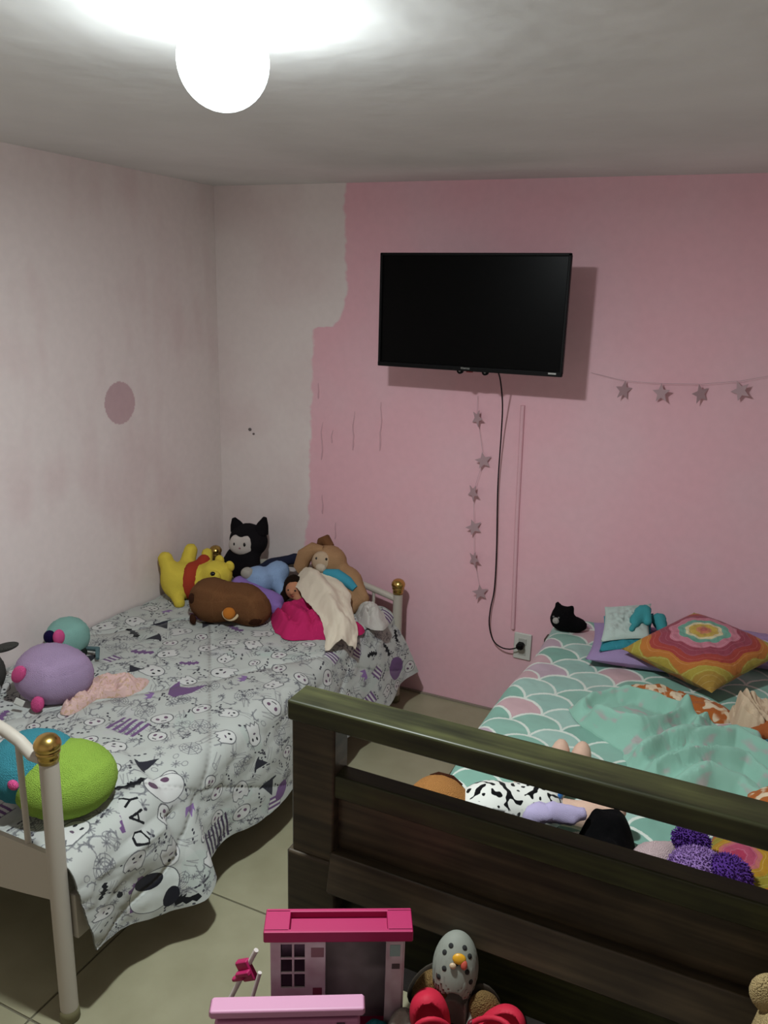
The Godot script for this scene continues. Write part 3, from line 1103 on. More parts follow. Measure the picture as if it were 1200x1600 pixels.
	for e in [Vector2(928, 1431), Vector2(932, 1485)]:
		pr.oval(e.x, e.y, 11, 12, 0.0, Color(0.36, 0.26, 0.34))
	pr.oval(1240, 140, 62, 62, 0.4, violet)
	pr.oval(1300, 1010, 40, 26, 0.8, violet)
	var q0 := Vector2(1010, 1622)
	pr.oval(968, 1592, 62, 34, 0.4, Color(0.71, 0.72, 0.70))
	for k in 3:
		letter(pr, "DAY"[k], q0 + Vector2(-38, -16) * k, 38.0, PI + 0.4, ink)
	var m := mat(Color.WHITE, 0.95, 0.0, 0.2)
	m.albedo_texture = pr.texture()
	m.texture_repeat = false
	# quilting stitches as fine relief
	var qi := Image.create(128, 128, false, Image.FORMAT_RGBA8)
	for y in 128:
		for x in 128:
			var a := absf(sin((x + y) * PI / 64.0)) * absf(sin((x - y) * PI / 64.0))
			var b := pow(a, 0.35)
			qi.set_pixel(x, y, Color(b, b, b))
	qi.bump_map_to_normal_map(5.0)
	m.normal_enabled = true
	m.normal_texture = weave_normal
	m.heightmap_enabled = false
	m.normal_texture = ImageTexture.create_from_image(qi)
	m.normal_scale = 0.5
	m.rim_enabled = true
	m.rim = 0.2
	m.rim_tint = 0.7
	var m2: StandardMaterial3D = m
	m2.detail_enabled = false
	var fz := FastNoiseLite.new()
	fz.seed = 9
	fz.frequency = 1.2
	fz.fractal_octaves = 3
	var nu := 110
	var nv := 150
	var mb := MB.new().cloth(nu, nv, func(a, b): return quilt_point(1.0 - a, b, fz), 0.012)
	for i in mb.uv.size():
		mb.uv[i] = Vector2(1.0 - mb.uv[i].x, mb.uv[i].y)
	solo("quilt", mb, m, "pale grey quilt printed with ghosts and bats hanging over the white bed", "quilt")

# ------------------------------------------------------------------ dark wooden bed with the mermaid-scale cover
func wood(base: Color, sd: int) -> StandardMaterial3D:
	var w := 256
	var h := 128
	var fz := FastNoiseLite.new()
	fz.seed = sd
	fz.frequency = 0.03
	fz.fractal_octaves = 4
	var im := Image.create(w, h, false, Image.FORMAT_RGB8)
	for y in h:
		for x in w:
			var a := TAU * x / w
			var g := fz.get_noise_3d(cos(a) * 9.0, sin(a) * 9.0, y * 5.0)
			var g2 := fz.get_noise_3d(cos(a) * 30.0, sin(a) * 30.0, y * 1.2 + 90.0)
			var c := base * (1.0 + 0.45 * g + 0.3 * g2)
			im.set_pixel(x, y, Color(clampf(c.r, 0, 1), clampf(c.g, 0, 1), clampf(c.b, 0, 1)))
	var m := mat(Color.WHITE, 0.42, 0.0, 0.4)
	m.albedo_texture = ImageTexture.create_from_image(im)
	m.uv1_triplanar = true
	m.uv1_scale = Vector3(1.1, 3.0, 3.0)
	return m

func build_dark_bed() -> void:
	var dark := wood(Color(0.195, 0.200, 0.115), 31)
	var dark2 := wood(Color(0.235, 0.200, 0.15), 32)
	var bed := thing("wooden_bed", "dark stained wooden bed with a plank headboard under the mint cover", "bed")
	var x0 := 1.553
	var x1 := 2.70
	# headboard
	part(bed, "cap_rail", MB.new().box(Vector3((x0 + x1) * 0.5 + 0.004, 0.978, 1.881), Vector3(x1 - x0 + 0.01, 0.044, 0.072), 0.006), dark)
	for x in [x0 + 0.047, x1 - 0.047]:
		var p := part(bed, "post", MB.new().box(Vector3(x, 0.81, 1.872), Vector3(0.094, 0.30, 0.058), 0.005), dark2)
		part(p, "post_base", MB.new().box(Vector3(x, 0.332, 1.874), Vector3(0.114, 0.664, 0.066), 0.007), dark2)
	var mid := (x0 + x1) * 0.5
	var inner := x1 - x0 - 0.18
	part(bed, "board", MB.new().box(Vector3(mid, 0.828, 1.874), Vector3(inner, 0.05, 0.044), 0.004), dark)
	part(bed, "board", MB.new().box(Vector3(mid, 0.722, 1.868), Vector3(inner, 0.170, 0.026), 0.003), dark2)
	part(bed, "board", MB.new().box(Vector3(mid, 0.646, 1.899), Vector3(inner, 0.084, 0.036), 0.004, Basis(Vector3.RIGHT, -0.20)), dark2)
	part(bed, "board", MB.new().box(Vector3(mid, 0.52, 1.862), Vector3(inner, 0.14, 0.020), 0.003), dark)
	# low foot end and rails
	for x in [1.66, x1 - 0.047]:
		part(bed, "post", MB.new().box(Vector3(x, 0.21, 0.06), Vector3(0.07, 0.42, 0.055), 0.005), dark2)
	part(bed, "foot_board", MB.new().box(Vector3(2.17, 0.30, 0.06), Vector3(0.96, 0.16, 0.026), 0.004), dark2)
	for x in [1.665, x1 - 0.05]:
		part(bed, "side_rail", MB.new().box(Vector3(x, 0.30, 0.96), Vector3(0.026, 0.13, 1.77), 0.004), dark2)
	for k in 6:
		part(bed, "slat", MB.new().box(Vector3(2.16, 0.315, 0.22 + 0.29 * k), Vector3(0.96, 0.018, 0.08), 0.003), dark2)
	solo("mattress", MB.new().box(Vector3(2.155, 0.408, 0.945), Vector3(0.99, 0.162, 1.80), 0.04), fab(Color(0.6, 0.6, 0.62)), "mattress under the mint scale cover on the dark bed", "mattress")
	build_scale_cover()

func build_scale_cover() -> void:
	# print of overlapping scales, rounded towards the wall
	var W := 900
	var H := 1150
	var ppm := 600.0
	var pr := Print.new(W, H, Color(0.5, 0.68, 0.62))
	var tints := [Color(0.50, 0.665, 0.60), Color(0.565, 0.70, 0.655), Color(0.53, 0.685, 0.625), Color(0.60, 0.725, 0.68), Color(0.48, 0.645, 0.585)]
	var blush := [Color(0.75, 0.63, 0.64), Color(0.70, 0.62, 0.66)]
	var rng := RandomNumberGenerator.new()
	rng.seed = 5
	var sw := 0.155 * ppm
	var sh := 0.078 * ppm
	var rows := int(H / sh) + 3
	var line := Color(0.82, 0.85, 0.81)
	for j in range(-1, rows):
		var y := j * sh
		for i in range(-1, int(W / sw) + 2):
			var x := (i + (0.5 if j % 2 else 0.0)) * sw
			var c: Color = tints[rng.randi() % 5]
			if rng.randf() < 0.17:
				c = blush[rng.randi() % 2]
			var shape := PackedVector2Array()
			for q in 17:
				var a := PI + PI * q / 16.0
				shape.append(Vector2(x + cos(a) * sw * 0.5, y + sh * 1.2 + sin(a) * sh * 1.15))
			shape.append(Vector2(x, y + sh * 2.4))
			pr.poly(shape, c)
			for q in 16:
				var a0: Vector2 = shape[q]
				var a1: Vector2 = shape[q + 1]
				var wd := 2.0 + 4.2 * sin(PI * (q + 0.5) / 16.0)
				pr.line(a0, a1, wd, line)
	var m := mat(Color.WHITE, 0.92, 0.0, 0.25)
	m.albedo_texture = pr.texture()
	m.texture_repeat = false
	m.normal_enabled = true
	m.normal_texture = fine_normal
	m.normal_scale = 0.2
	m.rim_enabled = true
	m.rim = 0.2
	m.rim_tint = 0.8
	var fz := FastNoiseLite.new()
	fz.seed = 14
	fz.frequency = 1.4
	fz.fractal_octaves = 3
	# across: hangs down on both sides; along: from the wall to the headboard
	var f := func(a: float, b: float) -> Vector3:
		var s := 1.50 * (1.0 - a)
		var z := 0.035 + 1.80 * b
		var lump := 0.008 * fz.get_noise_2d(s * 2.0, z * 2.0) + 0.003 * fz.get_noise_2d(s * 8.0, z * 8.0)
		var top := 0.498 + lump
		var xl := 1.652 + 0.012 * sin(z * 5.0)
		var r := 0.045
		var drop := 0.20
		if s < drop:
			var t := s / drop
			return Vector3(xl - 0.022 * (1.0 - t) + 0.008 * sin(z * 21.0) * (1.0 - t), lerpf(0.26, top - r, t), z)
		s -= drop
		if s < r * PI * 0.5:
			var q := s / r
			return Vector3(xl + r - cos(q) * r, top - r + sin(q) * r, z)
		s -= r * PI * 0.5
		if s < 0.925:
			return Vector3(xl + r + s, top, z)
		s -= 0.925
		if s < r * PI * 0.5:
			var q := s / r
			return Vector3(xl + r + 0.925 + sin(q) * r, top - r + cos(q) * r, z)
		s -= r * PI * 0.5
		return Vector3(xl + 2.0 * r + 0.925, top - r - s, z)
	var mb := MB.new().cloth(130, 110, f, 0.010)
	for i in mb.uv.size():
		mb.uv[i] = Vector2(1.0 - mb.uv[i].x, mb.uv[i].y)
	solo("bed_cover", mb, m, "mint green bed cover printed with overlapping fish scales on the dark bed", "bed cover")

# ------------------------------------------------------------------ soft toys and clothes at the far end of the white bed
func v3(x: float, y: float, z: float) -> Vector3:
	return Vector3(x, y, z)

# basis whose y axis points along d
func along(d: Vector3) -> Basis:
	d = d.normalized()
	var x := d.cross(Vector3(0.3, 0.2, 0.93)).normalized()
	return Basis(x, d, x.cross(d))

func build_toys_far() -> void:
	var black := fab(Color(0.10, 0.09, 0.10), "fur", 8.0, 0.6, 0.15)
	var button := mat(Color(0.03, 0.03, 0.03), 0.25)
	# yellow bear on its back, feet towards the corner
	var t := thing("plush_bear", "yellow plush bear in a red sweater lying on the quilt in the room corner", "plush toy")
	var y := fab(Color(0.87, 0.78, 0.30), "fur", 8.0)
	part(t, "body", blob([["e", v3(0.115, 0.520, 0.475), v3(0.080, 0.078, 0.080)], ["e", v3(0.175, 0.525, 0.450), v3(0.075, 0.075, 0.075)], ["e", v3(0.275, 0.560, 0.425), v3(0.068, 0.064, 0.064)],
		["c", v3(0.085, 0.56, 0.50), v3(0.055, 0.615, 0.49), 0.034, 0.032], ["c", v3(0.11, 0.57, 0.42), v3(0.10, 0.630, 0.375), 0.034, 0.030], ["c", v3(0.12, 0.50, 0.52), v3(0.175, 0.458, 0.555), 0.028, 0.024], ["c", v3(0.20, 0.57, 0.40), v3(0.17, 0.62, 0.35), 0.026, 0.024]], 0.010, 0.025, 0.003), y)
	part(t, "sweater", blob([["e", v3(0.170, 0.525, 0.452), v3(0.056, 0.083, 0.084), Basis(Vector3.UP, 0.35)], ["c", v3(0.185, 0.56, 0.42), v3(0.18, 0.595, 0.385), 0.032, 0.031]], 0.010, 0.02), fab(Color(0.62, 0.23, 0.16), "weave", 18.0))
	part(t, "muzzle", MB.new().ell(v3(0.300, 0.573, 0.475), v3(0.030, 0.026, 0.022)), y)
	part(t, "nose", MB.new().ell(v3(0.302, 0.589, 0.488), v3(0.012, 0.010, 0.010)), button)
	for q in [v3(0.262, 0.612, 0.385), v3(0.325, 0.600, 0.400)]:
		part(t, "ear", MB.new().ell(q, v3(0.022, 0.024, 0.016)), y)

	# big brown plush lying on its side
	t = thing("plush_bear", "large plain brown plush toy lying in front of the yellow bear", "plush toy")
	var br := fab(Color(0.47, 0.315, 0.20), "fur", 8.0, 1.0)
	var dk := fab(Color(0.22, 0.125, 0.08), "fur", 8.0)
	part(t, "body", blob([["e", v3(0.392, 0.532, 0.612), v3(0.098, 0.092, 0.088)], ["e", v3(0.500, 0.520, 0.555), v3(0.092, 0.082, 0.082)], ["e", v3(0.555, 0.492, 0.545), v3(0.060, 0.052, 0.060)]], 0.010, 0.05, 0.003), br)
	part(t, "muzzle", MB.new().ell(v3(0.560, 0.482, 0.570), v3(0.048, 0.038, 0.044), Basis(Vector3.UP, 0.4)), dk)
	for q in [v3(0.345, 0.553, 0.682), v3(0.350, 0.468, 0.688)]:
		part(t, "ear", MB.new().ell(q, v3(0.020, 0.022, 0.012), Basis(Vector3.UP, -0.5)), dk)
	var cit := part(t, "patch", MB.new().lathe(v3(0.496, 0.508, 0.646), [Vector2(0.0, 0.020), Vector2(0.012, 0.019), Vector2(0.022, 0.014), Vector2(0.025, 0.004), Vector2(0.025, -0.01)], 20, along(v3(0.5, 0.25, 0.8))), fab(Color(0.70, 0.42, 0.16), "weave", 20.0), "round orange snout patch")
	var ring := []
	var rb := along(v3(0.5, 0.25, 0.8))
	for k in 25:
		var a := TAU * k / 24.0
		ring.append(v3(0.501, 0.510, 0.642) + rb * (v3(cos(a), 0, sin(a)) * 0.029))
	part(cit, "rim", MB.new().tube(ring, 0.006, 8, false), fab(Color(0.80, 0.72, 0.58), "weave", 20.0))

	# black plush with pointed ears, in the corner
	t = thing("plush_cat", "black plush toy with pointed ears and a pale face in the room corner", "plush toy")
	part(t, "body", blob([["e", v3(0.262, 0.645, 0.165), v3(0.092, 0.078, 0.072)], ["e", v3(0.255, 0.53, 0.185), v3(0.070, 0.090, 0.066)], ["c", v3(0.20, 0.57, 0.21), v3(0.175, 0.50, 0.25), 0.03, 0.026], ["c", v3(0.31, 0.57, 0.21), v3(0.34, 0.50, 0.24), 0.03, 0.026]], 0.010, 0.03, 0.002), black)
	for s in [[v3(0.205, 0.69, 0.165), v3(0.190, 0.742, 0.175)], [v3(0.322, 0.69, 0.155), v3(0.342, 0.760, 0.150)]]:
		part(t, "ear", MB.new().tube([s[0], s[0].lerp(s[1], 0.5), s[0].lerp(s[1], 0.85), s[1]], [0.036, 0.026, 0.014, 0.009], 12), black)
	part(t, "face", blob([["e", v3(0.262, 0.634, 0.222), v3(0.060, 0.044, 0.026), Basis(Vector3.UP, 0.25)], ["e", v3(0.236, 0.656, 0.222), v3(0.026, 0.026, 0.022)], ["e", v3(0.288, 0.660, 0.216), v3(0.026, 0.026, 0.022)]], 0.006, 0.012), fab(Color(0.80, 0.76, 0.73), "fur", 12.0))
	for q in [v3(0.242, 0.645, 0.246), v3(0.290, 0.648, 0.238)]:
		part(t, "eye", MB.new().ell(q, v3(0.006, 0.010, 0.006)), button)
	part(t, "nose", MB.new().ell(v3(0.270, 0.630, 0.247), v3(0.005, 0.004, 0.004)), mat(Color(0.55, 0.35, 0.4), 0.6))

	# pale blue and violet plush in the middle
	t = thing("plush_donkey", "pale blue plush toy with violet legs between brown and pink things", "plush toy")
	part(t, "body", blob([["e", v3(0.425, 0.535, 0.335), v3(0.068, 0.062, 0.060)], ["e", v3(0.475, 0.560, 0.255), v3(0.052, 0.046, 0.05)], ["c", v3(0.48, 0.55, 0.28), v3(0.53, 0.49, 0.31), 0.034, 0.026]], 0.010, 0.03, 0.002), fab(Color(0.56, 0.66, 0.80), "fur", 8.0))
	part(t, "legs", blob([["c", v3(0.37, 0.515, 0.385), v3(0.45, 0.495, 0.42), 0.044, 0.040], ["c", v3(0.44, 0.50, 0.40), v3(0.545, 0.475, 0.385), 0.040, 0.036], ["c", v3(0.52, 0.485, 0.40), v3(0.575, 0.470, 0.43), 0.034, 0.030]], 0.010, 0.02, 0.002), fab(Color(0.58, 0.46, 0.73), "fur", 8.0))
	part(t, "mane", blob([["c", v3(0.44, 0.585, 0.245), v3(0.52, 0.605, 0.185), 0.026, 0.020], ["c", v3(0.52, 0.605, 0.185), v3(0.56, 0.585, 0.175), 0.018, 0.012], ["c", v3(0.42, 0.58, 0.26), v3(0.385, 0.565, 0.30), 0.018, 0.012]], 0.008, 0.02), fab(Color(0.14, 0.15, 0.22), "fur", 8.0))
	part(t, "muzzle", MB.new().ell(v3(0.395, 0.572, 0.37), v3(0.030, 0.026, 0.028)), fab(Color(0.66, 0.64, 0.60), "fur", 8.0))

	# tan rabbit leaning on the foot rail
	t = thing("plush_rabbit", "tan plush rabbit with floppy ears and a turquoise scarf by the pink wall", "plush toy")
	var tan := fab(Color(0.66, 0.51, 0.37), "fur", 8.0)
	part(t, "body", blob([["e", v3(0.690, 0.622, 0.185), v3(0.080, 0.070, 0.066)], ["e", v3(0.782, 0.535, 0.195), v3(0.068, 0.080, 0.060)], ["c", v3(0.78, 0.52, 0.24), v3(0.845, 0.475, 0.275), 0.044, 0.036], ["c", v3(0.82, 0.56, 0.21), v3(0.880, 0.50, 0.235), 0.036, 0.030]], 0.010, 0.03, 0.003), tan)
	part(t, "face", MB.new().ell(v3(0.680, 0.632, 0.232), v3(0.044, 0.046, 0.028), Basis(Vector3.FORWARD, 0.5)), fab(Color(0.76, 0.66, 0.55), "fur", 8.0))
	part(t, "muzzle", MB.new().ell(v3(0.690, 0.612, 0.254), v3(0.024, 0.020, 0.020)), fab(Color(0.78, 0.72, 0.64), "fur", 8.0))
	part(t, "ear", MB.new().tube([v3(0.672, 0.672, 0.205), v3(0.632, 0.676, 0.215), v3(0.590, 0.640, 0.220), v3(0.570, 0.585, 0.222), v3(0.570, 0.558, 0.222)], [0.020, 0.030, 0.036, 0.032, 0.012], 12), tan)
	part(t, "ear", MB.new().tube([v3(0.690, 0.680, 0.165), v3(0.660, 0.705, 0.160), v3(0.640, 0.690, 0.150), v3(0.615, 0.640, 0.150)], [0.016, 0.026, 0.026, 0.012], 12), fab(Color(0.46, 0.31, 0.20), "fur", 8.0))
	part(t, "scarf", MB.new().tube([v3(0.708, 0.590, 0.252), v3(0.765, 0.592, 0.252), v3(0.815, 0.570, 0.250), v3(0.852, 0.545, 0.252)], [0.018, 0.026, 0.024, 0.016], 12), fab(Color(0.25, 0.56, 0.64), "weave", 16.0))
	for q in [v3(0.668, 0.650, 0.254), v3(0.712, 0.652, 0.248)]:
		part(t, "eye", MB.new().ell(q, v3(0.005, 0.006, 0.005)), button)

	# doll, half under clothes
	t = thing("doll", "small dark haired doll lying behind the magenta cloth", "doll")
	part(t, "head", blob([["e", v3(0.600, 0.520, 0.325), v3(0.036, 0.042, 0.038)], ["c", v3(0.61, 0.50, 0.33), v3(0.66, 0.48, 0.36), 0.016, 0.016], ["e", v3(0.680, 0.472, 0.38), v3(0.05, 0.028, 0.04)], ["e", v3(0.611, 0.520, 0.365), v3(0.006, 0.007, 0.007)]], 0.008, 0.015), fab(Color(0.72, 0.50, 0.38), "weave", 20.0, 0.1))
	part(t, "hair", blob([["e", v3(0.588, 0.532, 0.308), v3(0.042, 0.046, 0.040)], ["c", v3(0.57, 0.51, 0.31), v3(0.545, 0.465, 0.345), 0.026, 0.018]], 0.008, 0.02, 0.004), fab(Color(0.12, 0.08, 0.055), "fur", 8.0))
	for q in [v3(0.594, 0.528, 0.360), v3(0.622, 0.528, 0.354)]:
		part(t, "eye", MB.new().ell(q, v3(0.005, 0.004, 0.004)), button)
	part(t, "mouth", MB.new().ell(v3(0.611, 0.504, 0.358), v3(0.007, 0.003, 0.004)), mat(Color(0.6, 0.2, 0.2), 0.6))

	# clothes
	var mag := fab(Color(0.72, 0.16, 0.37), "weave", 16.0)
	solo("cloth", heap([[0.565, 0.46], [0.60, 0.375], [0.68, 0.30], [0.78, 0.32], [0.86, 0.38], [0.985, 0.40], [0.985, 0.455], [0.90, 0.55], [0.82, 0.60], [0.755, 0.64], [0.66, 0.58]], 0.442, 0.060, 0.050, 30.0, Vector2(0.85, -0.5), 31, 40, 110, 3.0, 0.6, 4.0), mag, "crumpled magenta cloth lying below the doll", "clothing")
	var cream := fab(Color(0.85, 0.80, 0.72), "weave", 16.0)
	var cf := FastNoiseLite.new()
	cf.seed = 44
	cf.frequency = 6.0
	var strip := func(a: float, b: float) -> Vector3:
		var mid: Vector3 = [v3(0.615, 0.545, 0.17), v3(0.690, 0.560, 0.28), v3(0.80, 0.548, 0.40), v3(0.90, 0.520, 0.50), v3(0.975, 0.478, 0.58), v3(1.03, 0.455, 0.64)][0]
		var pts := [v3(0.625, 0.575, 0.235), v3(0.700, 0.580, 0.30), v3(0.80, 0.562, 0.39), v3(0.88, 0.540, 0.47), v3(0.945, 0.505, 0.55), v3(0.99, 0.468, 0.63)]
		var wd := [0.055, 0.085, 0.085, 0.070, 0.065, 0.058]
		var q := b * 4.999
		var k := int(q)
		mid = pts[k].lerp(pts[k + 1], q - k)
		var half: float = lerpf(wd[k], wd[k + 1], q - k)
		var sd := v3(0.80, 0.05, -0.60)
		var u := a * 2.0 - 1.0
		var p: Vector3 = mid - sd * half * u * (1.0 + 0.25 * cf.get_noise_2d(b * 0.35, 0.2 * signf(u)))
		p.y += 0.020 * (1.0 - u * u) + 0.011 * sin(u * 6.0 + 2.2 * b + 2.5 * cf.get_noise_2d(b * 0.3, 0.3)) * (1.0 - 0.4 * absf(u)) - 0.03 * u * u + 0.012 * cf.get_noise_2d(u * 0.25, b * 0.6)
		p.y = maxf(p.y, 0.452)
		return p
	solo("cloth", MB.new().cloth(30, 60, strip, 0.010), cream, "long cream cloth draped over the magenta cloth", "clothing")
	solo("cloth", heap([[0.58, 0.17], [0.63, 0.16], [0.655, 0.20], [0.64, 0.25], [0.60, 0.25], [0.57, 0.21]], 0.535, 0.045, 0.012, 30.0, Vector2(1, 0), 9, 12, 40), fab(Color(0.10, 0.10, 0.09)), "small black scrap of cloth at the end of the cream cloth", "clothing")
	solo("cloth", heap([[0.855, 0.26], [0.90, 0.22], [0.98, 0.25], [1.035, 0.30], [1.045, 0.37], [1.00, 0.385], [0.92, 0.35]], 0.44, 0.045, 0.030, 40.0, Vector2(0.7, -0.7), 12), fab(Color(0.74, 0.72, 0.69), "weave", 16.0), "crumpled grey cloth at the foot rail knob", "clothing")

# ------------------------------------------------------------------ toys nearer to the head of the white bed
func build_toys_near() -> void:
	var button := mat(Color(0.03, 0.03, 0.03), 0.3)
	# round violet plush
	var t := thing("plush_ball", "round lilac plush toy with pink ears on the printed quilt", "plush toy")
	var lilac := fab(Color(0.645, 0.555, 0.675), "fur", 8.0)
	var hot := fab(Color(0.82, 0.33, 0.54), "fur", 8.0)
	part(t, "body", blob([["e", v3(0.325, 0.532, 1.385), v3(0.108, 0.096, 0.104)], ["e", v3(0.365, 0.515, 1.345), v3(0.078, 0.072, 0.078)]], 0.010, 0.05, 0.003), lilac)
	part(t, "ear", MB.new().ell(v3(0.308, 0.568, 1.484), v3(0.022, 0.036, 0.014), Basis(Vector3.UP, 0.1) * Basis(Vector3.FORWARD, 0.7), 18, 0.1), hot)
	part(t, "ear", MB.new().ell(v3(0.366, 0.474, 1.474), v3(0.022, 0.031, 0.016), Basis(Vector3.FORWARD, 0.5), 18, 0.1), hot)
	part(t, "care_tag", MB.new().box(v3(0.318, 0.482, 1.500), v3(0.030, 0.022, 0.002), 0.0005, Basis(Vector3.UP, 0.5) * Basis(Vector3.FORWARD, 0.5)), mat(Color(0.80, 0.80, 0.77), 0.7))
	# mint ball behind it
	t = thing("plush_ball", "mint plush ball with a pink and a navy ear against the white wall", "plush toy")
	part(t, "body", blob([["e", v3(0.128, 0.512, 1.118), v3(0.076, 0.074, 0.078)]], 0.010, 0.02, 0.003), fab(Color(0.52, 0.69, 0.65), "fur", 8.0))
	part(t, "ear", MB.new().ell(v3(0.160, 0.545, 1.186), v3(0.018, 0.028, 0.022)), hot)
	part(t, "ear", MB.new().ell(v3(0.122, 0.540, 1.192), v3(0.022, 0.024, 0.020)), fab(Color(0.10, 0.07, 0.22), "fur", 8.0))
	part(t, "foot", MB.new().ell(v3(0.180, 0.462, 1.112), v3(0.024, 0.020, 0.022)), fab(Color(0.13, 0.15, 0.14), "fur", 8.0))
	part(t, "tail", MB.new().tube([v3(0.19, 0.470, 1.09), v3(0.235, 0.475, 1.085), v3(0.262, 0.455, 1.115)], [0.008, 0.010, 0.007], 8), fab(Color(0.36, 0.45, 0.46), "fur", 8.0))
	# grey plush at the wall
	t = thing("plush_elephant", "dark grey plush toy with a flat ear against the white wall", "plush toy")
	var gr := fab(Color(0.27, 0.265, 0.25), "fur", 8.0)
	part(t, "body", blob([["e", v3(0.105, 0.512, 1.462), v3(0.076, 0.078, 0.074)]], 0.010, 0.02, 0.003), gr)
	part(t, "ear", MB.new().ell(v3(0.150, 0.590, 1.400), v3(0.048, 0.013, 0.026), Basis(Vector3.UP, 0.5) * Basis(Vector3.FORWARD, -0.25)), gr)
	part(t, "face", MB.new().ell(v3(0.165, 0.478, 1.482), v3(0.036, 0.030, 0.032)), fab(Color(0.60, 0.60, 0.58), "fur", 8.0))
	part(t, "eye", MB.new().ell(v3(0.186, 0.512, 1.494), v3(0.008, 0.008, 0.008)), button)
	# pale pink cloth
	var pc := fab(Color(0.82, 0.71, 0.70), "weave", 16.0)
	pc.albedo_texture = tone(Color(1.0, 0.97, 0.95), Color(0.93, 0.90, 0.78), 128, 0.03, 51, 0.62)
	solo("cloth", heap([[0.35, 1.26], [0.44, 1.17], [0.52, 1.13], [0.545, 1.20], [0.54, 1.26], [0.47, 1.31], [0.44, 1.36], [0.475, 1.43], [0.43, 1.45], [0.40, 1.41], [0.37, 1.34]], 0.442, 0.022, 0.034, 52.0, Vector2(0.75, 0.65), 17, 40, 110, 3.0, 0.8, 7.0), pc, "crumpled pale pink cloth beside the lilac plush", "clothing")
	# green and blue round pillow behind the head rail
	t = thing("plush_pillow", "round lime green and turquoise plush pillow behind the white headboard", "cushion")
	var lime := fab(Color(0.54, 0.665, 0.27), "fur", 8.0)
	part(t, "body", blob([["e", v3(0.808, 0.526, 1.782), v3(0.128, 0.092, 0.118), Basis(Vector3.UP, 0.5)]], 0.010, 0.02, 0.003), lime)
	part(t, "face", blob([["e", v3(0.715, 0.546, 1.800), v3(0.110, 0.086, 0.112), Basis(Vector3.UP, 0.3)], ["e", v3(0.755, 0.582, 1.79), v3(0.066, 0.050, 0.066)]], 0.010, 0.03, 0.003), fab(Color(0.24, 0.52, 0.57), "fur", 8.0))
	part(t, "cheek", MB.new().ell(v3(0.762, 0.562, 1.898), v3(0.016, 0.013, 0.010)), hot)
	part(t, "spot", MB.new().ell(v3(0.795, 0.520, 1.886), v3(0.014, 0.013, 0.010)), lime)

# ------------------------------------------------------------------ bedding on the dark bed
func flower_print(sd: int, rings: Array, cx := 0.5, cy := 0.5, wob := 0.10) -> ImageTexture:
	var n := 384
	var fz := FastNoiseLite.new()
	fz.seed = sd
	fz.frequency = 3.0
	var d := PackedByteArray()
	d.resize(n * n * 3)
	for y in n:
		for x in n:
			var p := Vector2(float(x) / n - cx, float(y) / n - cy)
			var a := p.angle()
			var r := p.length() * 2.0 * (1.0 + wob * cos(a * 8.0) + 0.05 * fz.get_noise_2d(p.x, p.y))
			var c: Color = rings[rings.size() - 1][1]
			for q in rings:
				if r < q[0]:
					c = q[1]
					break
			if fposmod(r * 9.0, 1.0) < 0.07:
				c = c.lightened(0.18)
			var i := (y * n + x) * 3
			d[i] = int(c.r * 255); d[i + 1] = int(c.g * 255); d[i + 2] = int(c.b * 255)
	return ImageTexture.create_from_image(Image.create_from_data(n, n, false, Image.FORMAT_RGB8, d))

func printed(tex: Texture2D, c := Color.WHITE) -> StandardMaterial3D:
	var m := mat(c, 0.95, 0.0, 0.2)
	m.albedo_texture = tex
	m.normal_enabled = true
	m.normal_texture = fine_normal
	m.normal_scale = 0.3
	m.rim_enabled = true
	m.rim = 0.2
	m.rim_tint = 0.8
	return m

